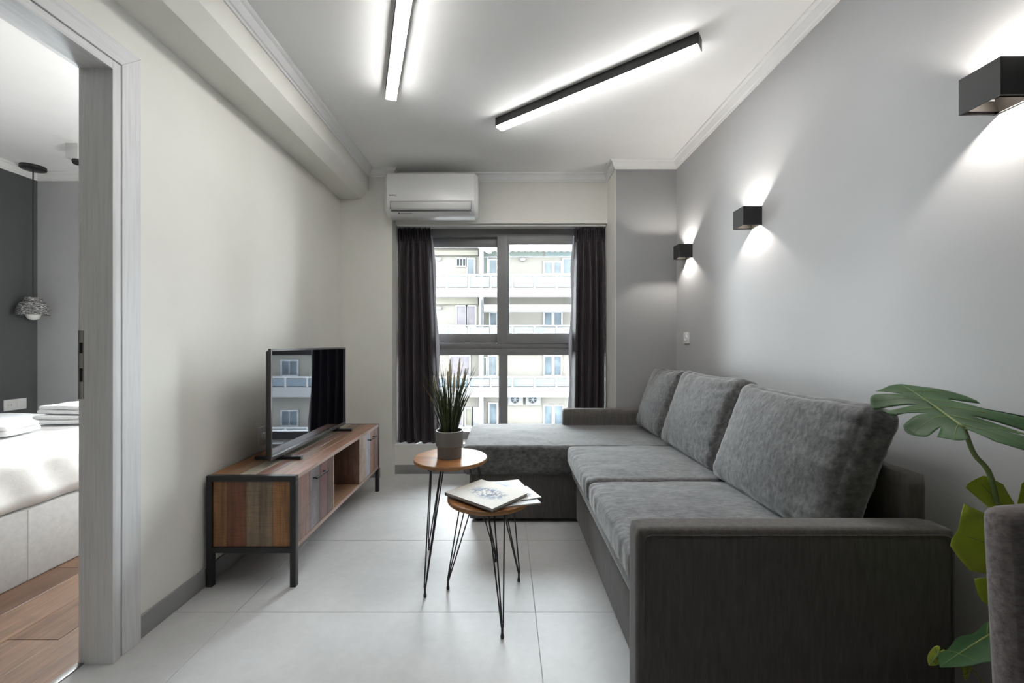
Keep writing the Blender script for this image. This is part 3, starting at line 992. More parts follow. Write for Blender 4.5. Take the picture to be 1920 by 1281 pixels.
# loose back cushions
def back_cushion(label, y0, y1, seed, h=0.455, tilt=20, xb=0.985, zb=0.494, th=0.095, roll=0.0):
    hy, hz = (y1 - y0) / 2, h / 2
    ca, sa = math.cos(math.radians(tilt)), math.sin(math.radians(tilt))
    # local x = thickness (towards the wall), y = width, z = height
    ex = Vector((ca, 0, -sa)); ez = Vector((sa, 0, ca)); ey = Vector((0, 1, 0))
    org = Vector((xb, (y0 + y1) / 2, zb)) + ez * hz + ex * (th * 0.55)
    M = Matrix(((ex.x, ey.x, ez.x, org.x), (ex.y, ey.y, ez.y, org.y), (ex.z, ey.z, ez.z, org.z), (0, 0, 0, 1)))
    def f(q, p):
        u, v = p.y, p.z
        q = q.copy()
        ctr = (1 - u * u) * (1 - v * v)
        edge = 0.62 + 0.48 * max(0.0, ctr) ** 0.7
        q.x *= edge
        # corners stay out, sides are drawn in
        q.z += hz * (-0.055 * (1 - u * u) * max(0, v) ** 2)
        q.y *= 1 - 0.05 * (1 - v * v) * abs(u)
        sg = -1 if p.x < 0 else 1
        # pull folds from the near and far ends, fading inward
        for s, amp in ((-1, 1.0), (1, 0.55)):
            e = math.exp(-(max(0.0, 1 - s * u) / 0.42) ** 1.5)
            n1 = noise.noise(Vector((v * 7.5 + 1.5 * noise.noise(Vector((u * 2, v * 2, seed))), seed + s, u * 0.8)))
            q.x += sg * amp * 0.015 * e * n1 * (1 - v ** 8) * (1 - abs(u) ** 7)
        e = math.exp(-(max(0.0, 1 - v) / 0.35) ** 1.6)
        q.x += sg * 0.008 * e * noise.noise(Vector((u * 7, seed * 2, v)))
        e = math.exp(-(max(0.0, 1 + v) / 0.3) ** 1.6)
        q.x += sg * 0.008 * e * noise.noise(Vector((u * 9, seed * 5, v)))
        q.x += sg * 0.004 * noise.noise(Vector((u * 1.2, v * 1.2, seed * 7))) * ctr
        q.z += 0.006 * noise.noise(Vector((u * 3, seed, v)))
        return q
    t = thing('back_cushion', label, 'cushion', (xb, (y0 + y1) / 2, zb), 'loose sofa back cushions')
    def squash(w_):
        # pressed against the sofa back and resting on the seat
        if w_.z < 0.733 + 0.02 and w_.x > 1.158:
            w_.x = 1.158
        w_.z = max(w_.z, 0.501)
        return w_
    o = soft_box('cover', (0, 0, 0), (th, hy, hz), 0.055, M_velvet, t, 44, f, M, squash)
    return t
back_cushion('large dark grey velvet back cushion nearest the monstera plant', 1.235, 1.950, 3.0, 0.465, 20, 0.945)
back_cushion('dark grey velvet back cushion in the middle of the sofa', 1.962, 2.640, 8.0, 0.48, 19, 0.965)
back_cushion('dark grey velvet back cushion at the chaise end, near the grey column', 2.655, 3.165, 5.5, 0.475, 19, 0.975)

# ---------------------------------------------------------------- nesting side tables
M_ttop = wood('walnut_table_top', s2l((158, 110, 68)), 'x', 0.5, 0, 0.28)
M_ttop2 = wood('walnut_table_top_b', s2l((146, 98, 60)), 'x', 0.5, 0, 0.28)
M_tedge = wood('walnut_table_edge', s2l((160, 116, 72)), 'x', 0.7, 0, 0.4)
def side_table(label, c, z, R, feet, n_boards=4):
    t = thing('side_table', label, 'side table', (c[0], c[1], 0), 'round hairpin side tables')
    o = lathe('tabletop', [(0, z - 0.018), (R - 0.002, z - 0.018), (R, z - 0.016), (R, z - 0.003), (R - 0.002, z - 0.0012), (0, z - 0.0012)], (c[0], c[1], 0), M_tedge, t, 64)
    # laminated boards of the top surface
    for b in range(n_boards):
        ya, yb = -R + 2 * R * b / n_boards, -R + 2 * R * (b + 1) / n_boards
        Ri = R - 0.002
        bm = bmesh.new()
        pts = []
        N = 20
        yl, yh = max(ya + 0.0004, -Ri), min(yb - 0.0004, Ri)
        for i in range(N + 1):
            yy = yl + (yh - yl) * i / N
            pts.append((math.sqrt(max(0, Ri * Ri - yy * yy)), yy))
        full = pts + [(-xx, yy) for xx, yy in reversed(pts)]
        cl = []
        for p in full:
            if not cl or (abs(p[0] - cl[-1][0]) + abs(p[1] - cl[-1][1])) > 1e-5: cl.append(p)
        if abs(cl[0][0] - cl[-1][0]) + abs(cl[0][1] - cl[-1][1]) < 1e-5: cl.pop()
        A = [bm.verts.new((c[0] + p[0], c[1] + p[1], z - 0.0012)) for p in cl]
        B = [bm.verts.new((c[0] + p[0], c[1] + p[1], z)) for p in cl]
        for i in range(len(cl)):
            j = (i + 1) % len(cl)
            bm.faces.new((A[i], A[j], B[j], B[i]))
        bm.faces.new(B); bm.faces.new(A[::-1])
        link('board', bm, (M_ttop, M_ttop2)[b % 2], o)
    for fx, fy in feet:
        d = Vector((fx - c[0], fy - c[1]))
        dn = d.normalized()
        pn = Vector((-dn.y, dn.x))
        # three rods from a mounting plate down to one foot
        top = Vector((c[0], c[1])) + d * 0.52
        zt = z - 0.018
        bm = bmesh.new()
        foot = Vector((fx, fy, 0.012))
        for off_n, off_d in ((-0.033, 0.012), (0.033, 0.012), (0.0, -0.036)):
            tp = Vector((top.x + pn.x * off_n + dn.x * off_d, top.y + pn.y * off_n + dn.y * off_d, zt))
            bt = foot + Vector((pn.x * off_n * 0.1, pn.y * off_n * 0.1, 0.03)) + Vector((dn.x, dn.y, 0)) * off_d * 0.1
            add_tube(bm, [tp, bt], 0.0031, 7)
        add_tube(bm, [foot + Vector((0, 0, 0.045)), foot], [0.0045, 0.005], 8)
        add_box(bm, (top.x - 0.04, top.y - 0.04, zt - 0.003), (top.x + 0.04, top.y + 0.04, zt))
        lg = link('leg', bm, M_black, t)
        lathe('foot_cap', [(0, 0.0), (0.006, 0.0), (0.0075, 0.006), (0.006, 0.016), (0.004, 0.022), (0, 0.022)], (fx, fy, 0), M_black, lg, 10)
    return t
K = 0.93976
side_table('taller round wooden side table with black hairpin legs, holding the potted grass', (-0.273, 2.05), 0.546, 0.179,
           [(-0.353, 1.810), (-0.413, 2.228), (-0.054, 2.105)])
side_table('lower round wooden side table with black hairpin legs, holding books', (-0.072, 1.786), 0.454, 0.179,
           [(-0.261, 1.867), (0.059, 1.929), (-0.0144, 1.556)])

# ---------------------------------------------------------------- magazines and book on the low table
def print_mat(name, paper, ink, ink2, c, rx, ry, scale, thr=0.52):
    """flat printed drawing: ink marks inside an oval area of the cover"""
    k = NT(name)
    tc = k.n('ShaderNodeTexCoord')
    mp = k.n('ShaderNodeMapping')
    k.l(tc.outputs['Object'], mp.inputs['Vector'])
    v = mp.outputs[0]
    a = k.noise(v, scale, 6, 0.7, 1.5)
    b = k.noise(v, scale * 0.35, 3, 0.6, 0.5)
    sub = k.n('ShaderNodeVectorMath', operation='SUBTRACT'); k.l(v, sub.inputs[0]); sub.inputs[1].default_value = (c[0], c[1], 0)
    mul = k.n('ShaderNodeVectorMath', operation='MULTIPLY'); k.l(sub.outputs[0], mul.inputs[0]); mul.inputs[1].default_value = (1 / rx, 1 / ry, 0)
    ln = k.n('ShaderNodeVectorMath', operation='LENGTH'); k.l(mul.outputs[0], ln.inputs[0])
    mask = k.ramp(ln.outputs['Value'], [(0.55, (1, 1, 1)), (1.0, (0, 0, 0))])
    inkm = k.ramp(a, [(thr - 0.03, (0, 0, 0)), (thr + 0.03, (1, 1, 1))])
    mm = k.n('ShaderNodeMixRGB', blend_type='MULTIPLY'); mm.inputs[0].default_value = 1
    k.l(mask, mm.inputs[1]); k.l(inkm, mm.inputs[2])
    col = k.ramp(b, [(0.4, ink), (0.6, ink2)])
    mx = k.n('ShaderNodeMixRGB'); k.l(mm.outputs[0], mx.inputs[0]); mx.inputs[1].default_value = (*paper, 1); k.l(col, mx.inputs[2])
    k.l(mx.outputs[0], k.b.inputs['Base Color'])
    k.b.inputs['Roughness'].default_value = 0.6
    k.b.inputs['Specular IOR Level'].default_value = 0.25
    return k.m
M_page = plain('paper_edge', (0.48, 0.45, 0.40), 0.8, var=0.1, vscale=200)
M_spine = plain('dark_cover_edge', (0.16, 0.14, 0.12), 0.6)
def booklet(name, label, c, ang, sx, sy, z, h, cover, under):
    t = thing(name, label, 'book' if name == 'book' else 'magazine', (c[0], c[1], z))
    t.rotation_euler = (0, 0, ang)
    def part(n, lo, hi, mat, bev=0.0):
        bm = bmesh.new(); add_box(bm, lo, hi, bev)
        o = link(n, bm, mat); o.parent = t
        return o
    ct = 0.0022 if name == 'book' else 0.0008
    part('back_cover', (-sx / 2, -sy / 2, 0), (sx / 2, sy / 2, ct), under)
    part('pages', (-sx / 2 + 0.003, -sy / 2 + 0.003, ct), (sx / 2 - 0.003, sy / 2 - 0.003, h - ct), M_page)
    part('front_cover', (-sx / 2, -sy / 2, h - ct), (sx / 2, sy / 2, h), cover)
    part('spine', (-sx / 2 - 0.001, -sy / 2, 0), (-sx / 2, sy / 2, h), under)
    return t
zt = 0.454
booklet('magazine', 'open-cornered white magazine with blue picture lying under the book', (-0.008, 1.80), math.radians(106 + 0), 0.300, 0.224, zt, 0.005,
        print_mat('magazine_cover', (0.50, 0.515, 0.55), (0.22, 0.27, 0.42), (0.55, 0.6, 0.72), (0.05, 0.0), 0.15, 0.10, 22, 0.5), M_page)
booklet('magazine', 'white magazine at the bottom of the pile, corner towards the sofa', (0.02, 1.765), math.radians(22), 0.215, 0.150, zt + 0.005, 0.004,
        print_mat('leaflet_cover', (0.52, 0.52, 0.53), (0.15, 0.17, 0.2), (0.3, 0.3, 0.35), (0.06, -0.03), 0.03, 0.03, 40, 0.5), M_page)
booklet('book', 'pale hardback book with a blue ink drawing, on top of the magazines', (-0.083, 1.752), math.radians(-40.5), 0.272, 0.222, zt + 0.009, 0.013,
        print_mat('book_cover', (0.46, 0.445, 0.405), (0.02, 0.035, 0.07), (0.08, 0.12, 0.20), (0.01, 0.0), 0.115, 0.07, 42, 0.5), M_spine)

# ---------------------------------------------------------------- potted grass
pc = Vector((-0.279, 2.05, 0.546))
pg = thing('potted_grass', 'artificial grass with pale plumes in a grey ceramic pot', 'plant', pc)
lathe('pot', [(0.0, 0.0), (0.057, 0.0), (0.0595, 0.002), (0.0605, 0.052), (0.0665, 0.060), (0.0675, 0.128), (0.0672, 0.131), (0.0625, 0.131), (0.0620, 0.125), (0.060, 0.10), (0.0, 0.10)], pc, M_pot, pg, 48, 30)
lathe('rim', [(0.0624, 0.1305), (0.0628, 0.1325), (0.0668, 0.1325), (0.0676, 0.1305)], pc, M_potrim, pg, 48)
lathe('soil', [(0.0, 0.112), (0.03, 0.113), (0.0605, 0.108)], pc, M_soil, pg, 24)
g0 = plain('grass_dark_green', (0.030, 0.048, 0.016), 0.5, var=0.3, vscale=40)
g1 = plain('grass_olive', (0.085, 0.10, 0.030), 0.5, var=0.3, vscale=40)
g2 = plain('grass_straw', (0.30, 0.22, 0.06), 0.6, var=0.2, vscale=40)
rnd = random.Random(4)
def blade(bm, base, tip, w, bend, mi):
    side = (tip - base).cross(Vector((rnd.uniform(-1, 1), rnd.uniform(-1, 1), 0.1))).normalized()
    out = Vector((tip.x - base.x, tip.y - base.y, 0))
    N = 7
    prev = None
    for i in range(N + 1):
        t = i / N
        p = base.lerp(tip, t) - out * bend * math.sin(PI * t) * 0.5
        ww = w * (1 - t ** 2.5) + 0.0003
        nn = (tip - base).normalized().cross(side) * ww * 0.35
        cur = [bm.verts.new(p - side * ww), bm.verts.new(p + nn), bm.verts.new(p + side * ww)]
        if prev:
            for a in range(2):
                f = bm.faces.new((prev[a], prev[a + 1], cur[a + 1], cur[a])); f.material_index = mi
        prev = cur
bm = bmesh.new()
for i in range(190):
    a = rnd.uniform(0, 2 * PI)
    r0 = 0.036 * math.sqrt(rnd.random())
    L = rnd.uniform(0.16, 0.36)
    sp = rnd.uniform(0.1, 1.0) ** 0.8 * 0.115 * (L / 0.3)
    base = pc + Vector((r0 * math.cos(a), r0 * math.sin(a), 0.105))
    a2 = a + rnd.uniform(-0.6, 0.6)
    tip = base + Vector((sp * math.cos(a2), sp * math.sin(a2), L))
    blade(bm, base, tip, rnd.uniform(0.0016, 0.0027), rnd.uniform(0.1, 0.5), rnd.choice((0, 0, 0, 0, 1, 1)))
# the long outer blades seen against the curtain and the window
for dx, dz, mi in ((-0.112, 0.232, 2), (-0.085, 0.242, 1), (0.112, 0.222, 1), (0.082, 0.315, 1), (0.06, 0.345, 1), (-0.042, 0.345, 0), (0.05, 0.085, 0), (0.01, 0.35, 0), (-0.03, 0.33, 1), (0.09, 0.20, 0), (-0.06, 0.30, 1)):
    base = pc + Vector((dx * 0.3, rnd.uniform(-0.02, 0.02), 0.105))
    blade(bm, base, pc + Vector((dx * 1.18, rnd.uniform(-0.03, 0.03), 0.135 + dz)), 0.0030, 0.35, mi)
o = link('grass_blades', bm, None, pg, mats=[g0, g1, g2], recalc=False)
o['kind'] = 'stuff'
M_plume = plain('pale_plume', (0.62, 0.55, 0.43), 0.95, var=0.15, vscale=200)
for dx, dy, dz, L, top in ((-0.078, 0.0, 0.292, 0.10, (0, 0)), (0.002, 0.01, 0.372, 0.14, (0, 0)), (0.052, -0.01, 0.378, 0.15, (0, 0)), (0.078, 0.015, 0.325, 0.12, (0, 0)), (-0.005, -0.015, 0.315, 0.10, (0, 0)), (0.022, 0.02, 0.30, 0.11, (0, 0))):
    tip = pc + Vector((dx, dy, 0.131 + dz - 0.02))
    root = pc + Vector((dx * 0.25, dy, 0.105))
    dirv = (tip - root).normalized()
    bm = bmesh.new()
    N = 14
    pts, rs = [], []
    for i in range(N + 1):
        t = i / N
        bend = Vector((dx * 0.15 * math.sin(PI * t), 0, 0))
        pts.append(tip - dirv * L * (1 - t) + bend * 0.2)
        rs.append(0.0072 * (max(0.0, math.sin(PI * min(1, 0.08 + 0.88 * t))) ** 0.6) * (0.85 + 0.3 * (i % 2)))
    add_tube(bm, pts, rs, 8)
    # bristles
    for i in range(110):
        t = rnd.random()
        p = pts[int(t * N)]
        dv = Vector((rnd.uniform(-1, 1), rnd.uniform(-1, 1), rnd.uniform(0.3, 1.6))).normalized() * rnd.uniform(0.006, 0.012)
        s = dv.cross(Vector((0.3, 0.5, 0.2))).normalized() * 0.0004
        bm.faces.new((bm.verts.new(p - s), bm.verts.new(p + s), bm.verts.new(p + dv)))
    pl = link('plume', bm, M_plume, pg, smooth=True, recalc=False)
    tube('stalk', [root, pts[0]], 0.0013, g1, pl, 5)

# ---------------------------------------------------------------- monstera
mp_ = thing('monstera_plant', 'green monstera plant with split leaves behind the chair', 'plant', (1.12, 0.86, 0))
def leaf_mat(name, c, back):
    k = NT(name)
    v = k.coords()
    f = k.noise(v, 14, 4, 0.6)
    col = k.ramp(f, [(0.3, tuple(q * 0.75 for q in c)), (0.7, tuple(q * 1.25 for q in c))])
    k.l(col, k.b.inputs['Base Color'])
    k.b.inputs['Roughness'].default_value = 0.5
    tl = k.n('ShaderNodeBsdfTranslucent')
    tl.inputs[0].default_value = (*back, 1)
    mx = k.n('ShaderNodeMixShader'); mx.inputs[0].default_value = 0.22
    k.l(k.b.outputs[0], mx.inputs[1]); k.l(tl.outputs[0], mx.inputs[2])
    k.l(mx.outputs[0], k.out.inputs['Surface'])
    k.bump(k.noise(v, 60, 3), 0.2, 0.002)
    MATS[name] = k.m
    return k.m
L_dark = leaf_mat('monstera_green', (0.050, 0.125, 0.045), (0.12, 0.28, 0.05))
L_bright = leaf_mat('monstera_bright', (0.06, 0.17, 0.02), (0.15, 0.35, 0.03))
L_olive = leaf_mat('monstera_underside', (0.34, 0.40, 0.05), (0.6, 0.7, 0.07))
L_rib = plain('monstera_rib', (0.17, 0.24, 0.06), 0.4, var=0.1)
L_stem = plain('monstera_stem', (0.17, 0.23, 0.07), 0.45, var=0.15, vscale=20)
OUT = [(0.0, -0.20, 0.07), (0.07, -0.27, 0.20), (0.18, -0.20, 0.38), (0.34, 0.04, 0.52), (0.5, 0.30, 0.555), (0.65, 0.55, 0.50), (0.8, 0.78, 0.355), (0.92, 0.94, 0.16), (1.0, 1.03, 0.0)]
def outline(s):
    for a, b in zip(OUT[:-1], OUT[1:]):
        if s <= b[0] + 1e-9:
            t = (s - a[0]) / (b[0] - a[0])
            t = t * t * (3 - 2 * t) * 0.4 + t * 0.6
            return a[1] + (b[1] - a[1]) * t, a[2] + (b[2] - a[2]) * t
    return OUT[-1][1], OUT[-1][2]
def leaf(base, tip, side, wl, wr, mat, cutsL, cutsR, cup=0.12, droop=0.10, seed=0, wave=0.012):
    base, tip = Vector(base), Vector(tip)
    U = tip - base
    V = Vector(side).normalized()
    V = (V - U.normalized() * V.dot(U.normalized())).normalized()
    N_ = U.cross(V).normalized()
    if N_.z < 0 and abs(N_.z) > 0.05: N_ = -N_
    L = U.length
    def P(u, v, sgn):
        wdt = wl if sgn < 0 else wr
        p = base + U * u + V * (sgn * v * wdt * 2)
        p += N_ * (-cup * (v * 2) ** 2 * wdt * 0.6 + cup * 0.4 * v * wdt - droop * L * max(0, u) ** 2)
        p += N_ * wave * math.sin(u * 13 + sgn * 1.3 + seed) * v * 2
        return p
    bm = bmesh.new()
    for sgn, cuts in ((-1, cutsL), (1, cutsR)):
        bounds = [0.0] + [c[0] for c in cuts] + [1.0]
        for li in range(len(bounds) - 1):
            a, b = bounds[li], bounds[li + 1]
            ga = cuts[li - 1][1] if li > 0 else 0
            gb = cuts[li][1] if li < len(cuts) else 0
            ta = cuts[li - 1][2] if li > 0 else 1
            tb = cuts[li][2] if li < len(cuts) else 1
            NC, NT_ = 7, 12
            grid = []
            for j in range(NT_ + 1):
                t = j / NT_
                def g(t, t0, gm):
                    if t <= t0: return 0
                    q = (t - t0) / (1 - t0)
                    return gm * (q ** 0.6)
                sa, sb = a + g(t, ta, ga), b - g(t, tb, gb)
                rowv = []
                for c in range(NC + 1):
                    s = sa + (sb - sa) * c / NC
                    # rounded lobe ends
                    e = abs(c / NC * 2 - 1)
                    rt = t * (1 - 0.07 * e ** 3 * (1 if 0 < len(cuts) else 0))
                    ou, ov = outline(s)
                    su = s * 0.93
                    uu = su + (ou - su) * (rt ** 1.15)
                    vv = ov * rt
                    rowv.append(bm.verts.new(P(uu, vv, sgn)))
                grid.append(rowv)
            for j in range(NT_):
                for c in range(NC):
                    bm.faces.new((grid[j][c], grid[j][c + 1], grid[j + 1][c + 1], grid[j + 1][c]))
    bmesh.ops.remove_doubles(bm, verts=bm.verts[:], dist=0.0004)
    o = link('leaf', bm, mat, mp_, smooth=True)
    m = o.modifiers.new('thickness', 'SOLIDIFY'); m.thickness = 0.0008; m.offset = 0
    bm = bmesh.new()
    add_tube(bm, [P(i / 14, 0, 1) + N_ * 0.0006 for i in range(15)], [0.0036 * (1 - i / 15.5) for i in range(15)], 6)
    for sgn, cuts in ((-1, cutsL), (1, cutsR)):
        bounds = [0.0] + [c[0] for c in cuts] + [1.0]
        for li in range(len(bounds) - 1):
            s = (bounds[li] + bounds[li + 1]) / 2
            ou, ov = outline(s); su = s * 0.93
            add_tube(bm, [P(su + (ou - su) * (t ** 1.15), ov * t, sgn) + N_ * 0.0004 for t in (0.0, 0.2, 0.4, 0.6, 0.8, 0.9)], [0.0014, 0.0012, 0.001, 0.0008, 0.0006, 0.0003], 4)
    link('vein', bm, L_rib, o, smooth=True)
    return o
cutL = [(0.16, 0.020, 0.55), (0.33, 0.035, 0.34), (0.52, 0.035, 0.32), (0.70, 0.030, 0.40)]
cutR = [(0.20, 0.030, 0.42), (0.38, 0.035, 0.30), (0.57, 0.035, 0.34), (0.75, 0.028, 0.42)]
A1 = Vector((0.969, 0.88, 0.922))
leaf(A1, (1.050, 1.10, 1.000), (1, 0, 0.02), 0.112, 0.185, L_dark, cutL, cutR, cup=0.22, droop=0.03, seed=1)
leaf((1.085, 0.885, 0.755), (1.115, 0.875, 0.50), (1, -0.15, 0.1), 0.118, 0.12, L_olive, [(0.22, 0.04, 0.35), (0.62, 0.02, 0.6)], cutR, cup=-0.15, droop=0.02, seed=2)
leaf((1.085, 0.82, 0.785), (1.20, 0.80, 0.80), (0, -0.35, 1), 0.035, 0.035, L_bright, [(0.45, 0.03, 0.5)], [(0.45, 0.03, 0.5)], cup=0.1, seed=3)
leaf((1.075, 0.90, 0.485), (0.935, 0.90, 0.412), (0.2, -0.9, 0.55), 0.060, 0.060, L_dark, [(0.5, 0.008, 0.8)], [(0.5, 0.008, 0.8)], cup=0.4, droop=0.05, seed=4, wave=0.004)
leaf((0.985, 0.945, 0.402), (0.962, 0.945, 0.370), (0.3, 0.3, 1), 0.011, 0.011, L_olive, [(0.5, 0.0, 0.7)], [(0.5, 0.0, 0.7)], cup=0.1, seed=5, wave=0.0008)
leaf((1.03, 0.93, 0.405), (1.035, 0.93, 0.345), (1, 0.2, 0), 0.013, 0.013, L_olive, [(0.5, 0.0, 0.7)], [(0.5, 0.0, 0.7)], cup=0.1, seed=6, wave=0.0008)
crown = Vector((1.13, 0.90, 0.225))
def stem(pts, r):
    P_ = [Vector(p) for p in pts]
    out = []
    for i in range(len(P_) - 1):
        p0 = P_[max(0, i - 1)]; p1 = P_[i]; p2 = P_[i + 1]; p3 = P_[min(len(P_) - 1, i + 2)]
        for j in range(5):
            t = j / 5
            out.append(0.5 * ((2 * p1) + (-p0 + p2) * t + (2 * p0 - 5 * p1 + 4 * p2 - p3) * t * t + (-p0 + 3 * p1 - 3 * p2 + p3) * t ** 3))
    out.append(P_[-1])
    tube('stem', out, [r * (1 - 0.35 * i / len(out)) for i in range(len(out))][::-1], L_stem, mp_, 8)
stem([A1, (0.992, 0.882, 0.868), (1.032, 0.885, 0.815), (1.075, 0.90, 0.66), (1.115, 0.90, 0.45), crown], 0.0062)
stem([(1.085, 0.885, 0.755), (1.10, 0.90, 0.72), (1.12, 0.905, 0.55), crown + Vector((0.01, 0.01, 0))], 0.006)
stem([(1.085, 0.82, 0.785), (1.11, 0.86, 0.70), (1.13, 0.90, 0.5), crown + Vector((0.02, 0, 0))], 0.005)
stem([(1.075, 0.90, 0.485), (1.12, 0.905, 0.42), crown + Vector((0, -0.01, 0))], 0.004)
stem([(0.985, 0.945, 0.402), (1.06, 0.94, 0.36), crown + Vector((-0.01, 0.01, 0))], 0.0025)
stem([(1.03, 0.93, 0.405), (1.09, 0.92, 0.395), crown + Vector((-0.005, 0, 0))], 0.0025)
pp = (1.13, 0.90, 0)
lathe('pot', [(0, 0), (0.085, 0), (0.09, 0.004), (0.108, 0.21), (0.114, 0.215), (0.114, 0.24), (0.104, 0.24), (0.100, 0.21), (0, 0.21)], pp, plain('terracotta', (0.36, 0.16, 0.09), 0.8, var=0.1), mp_, 40)
lathe('soil', [(0, 0.230), (0.1005, 0.226)], pp, M_soil, mp_, 24)

# ---------------------------------------------------------------- chair in the near right corner
ch = thing('dining_chair', 'brown-grey upholstered chair back in the near right corner', 'chair', (1.06, 0.55, 0))
def chd(q, p):
    q = q.copy()
    q.y += 0.025 * (1 - p.x * p.x) * 1.0 + 0.02 * (p.z * 0.5 + 0.5)
    return q
soft_box('backrest', (1.045, 0.672, 0.615), (0.236, 0.026, 0.212), 0.024, M_chairf, ch, 24, chd)
tube('piping', [(0.826, 0.642, 0.43), (0.826, 0.658, 0.76), (0.829, 0.661, 0.79), (0.845, 0.664, 0.806), (0.9, 0.672, 0.8085), (1.045, 0.684, 0.809), (1.20, 0.670, 0.808)], 0.0016, M_chairf, ch, 6)
soft_box('seat', (1.045, 0.43, 0.435), (0.235, 0.235, 0.045), 0.03, M_chairf, ch, 14)
for x, y in ((0.84, 0.23), (1.25, 0.23), (0.84, 0.63), (1.25, 0.63)):
    bm = bmesh.new()
    add_tube(bm, [(x, y, 0), (1.045 + (x - 1.045) * 0.93, 0.43 + (y - 0.43) * 0.93, 0.40)], [0.011, 0.017], 10)
    link('leg', bm, M_black, ch, smooth=True)

# ---------------------------------------------------------------- bedroom furniture
bed = thing('bed', 'white-made double bed with pale grey base in the bedroom', 'bed', (-3.0, 2.3, 0))
box('base', (-3.94, 1.52, 0.0), (-2.22, 3.05, 0.335), M_bedbase, bed, 0.012)
box('base_seam', (-2.2215, 1.93, 0.004), (-2.219, 1.934, 0.33), M_bedgrey, bed)
def beddef(q, p):
    q = q.copy()
    if p.z > 0:
        q.z += 0.012 * noise.noise(Vector((q.x * 3, q.y * 3, 1))) * p.z
    if p.x > 0.9:
        q.x += 0.010 * noise.noise(Vector((q.y * 9, q.z * 5, 3))) + 0.006 * math.sin(q.y * 30 + q.z * 22)
    return q
soft_box('mattress', (-3.075, 2.285, 0.467), (0.875, 0.775, 0.136), 0.075, M_sheet, bed, 40, beddef)
def towel(label, c, sx, sy, h, ang, layers=2, seed=1):
    t = thing('towel', label, 'towel', c, 'folded towels on the bed')
    t.rotation_euler = (0, 0, ang)
    for L_ in range(layers):
        hh = h / layers
        def df(q, p, L_=L_):
            q = q.copy()
            q.z += 0.004 * noise.noise(Vector((q.x * 14, q.y * 14, seed + L_)))
            q.x += 0.006 * noise.noise(Vector((q.y * 9, q.z * 20, seed + L_ * 3)))
            return q
        o = soft_box('fold', (0, 0, hh * (L_ + 0.5)), (sx / 2 - 0.006 * L_, sy / 2 - 0.004 * L_, hh / 2), min(hh * 0.46, 0.02), M_towel, None, 16, df)
        o.parent = t
    return t
towel('white folded towel at the bottom of the pair on the bed', (-2.715, 2.66, 0.614), 0.36, 0.26, 0.050, 0.05, 2, 1)
towel('white folded towel on top of the other towel on the bed', (-2.705, 2.67, 0.672), 0.35, 0.25, 0.050, -0.04, 2, 5)
towel('white folded towel alone on the bed, at the left picture edge', (-2.80, 2.24, 0.614), 0.34, 0.22, 0.055, 0.25, 2, 9)

pn = thing('pendant_lamp', 'black-corded pendant lamp with patterned grey shade over the bed', 'pendant lamp', (-3.85, 3.386, 1.30))
px, py = -3.85, 3.386
lathe('canopy', [(0, 2.52), (0.070, 2.52), (0.078, 2.526), (0.078, 2.55), (0, 2.55)], (px, py, 0), M_black, pn, 32)
tube('cord', [(px, py, 2.52), (px, py, 1.48)], 0.0045, M_black, pn, 8)
k = NT('zigzag_concrete')
v = k.coords((1, 1, 2.2))
wv = k.n('ShaderNodeTexWave', wave_type='BANDS', bands_direction='Z')
wv.inputs['Scale'].default_value = 14; wv.inputs['Distortion'].default_value = 9; wv.inputs['Detail'].default_value = 2; wv.inputs['Detail Scale'].default_value = 3
k.l(v, wv.inputs['Vector'])
k.l(k.ramp(wv.outputs['Fac'], [(0.55, (0.06, 0.06, 0.062)), (0.75, (0.10, 0.10, 0.10)), (0.9, (0.5, 0.5, 0.5))]), k.b.inputs['Base Color'])
k.b.inputs['Roughness'].default_value = 0.8
lathe('shade', [(0.0, 1.482), (0.052, 1.482), (0.054, 1.478), (0.054, 1.447), (0.072, 1.440), (0.086, 1.415), (0.094, 1.385), (0.099, 1.342), (0.096, 1.339), (0.088, 1.37), (0.076, 1.41), (0.05, 1.43), (0.0, 1.43)], (px, py, 0), k.m, pn, 36)
lathe('bulb', [(0.0, 1.299), (0.02, 1.302), (0.036, 1.314), (0.044, 1.335), (0.042, 1.36), (0.028, 1.385), (0.014, 1.40), (0.014, 1.43), (0, 1.43)], (px, py, 0), plain('opal_bulb', (0.8, 0.79, 0.76), 0.3), pn, 24)

cs = thing('ceiling_spotlight', 'square pale ceiling spotlight in the bedroom, beside the door frame', 'spotlight', (-3.125, 3.04, CEIL))
box('housing', (-3.172, 2.992, 2.443), (-3.082, 3.082, CEIL), M_ceilspot, cs, 0.002)
bm = bmesh.new()
add_tube(bm, [(-3.125, 3.037, 2.444), (-3.118, 3.037, 2.428)], 0.036, 24)
link('lamp_ring', bm, M_black, cs, smooth=False)
bm = bmesh.new()
add_tube(bm, [(-3.1185, 3.037, 2.4285), (-3.117, 3.037, 2.4262)], 0.028, 24)
link('lens', bm, plain('dark_lens', (0.02, 0.02, 0.022), 0.1), cs)

fl_ = thing('added_globe_light', 'added globe light brightening the bedroom, unseen behind the door frame wall', 'added light', (-1.72, 2.50, 0))  # unseen light added to lift the bedroom ceiling and walls
lathe('base', [(0, 0), (0.13, 0), (0.13, 0.015), (0.012, 0.025), (0.012, 1.30), (0, 1.30)], (-1.72, 2.50, 0), M_black, fl_, 24)
lathe('globe', [(0.0, 1.28)] + [(0.13 * math.sin(PI * i / 12), 1.41 - 0.13 * math.cos(PI * i / 12)) for i in range(1, 12)] + [(0.0, 1.54)], (-1.72, 2.50, 0), emitter('added_globe_glow', (1, 0.98, 0.95), 40.0), fl_, 24)

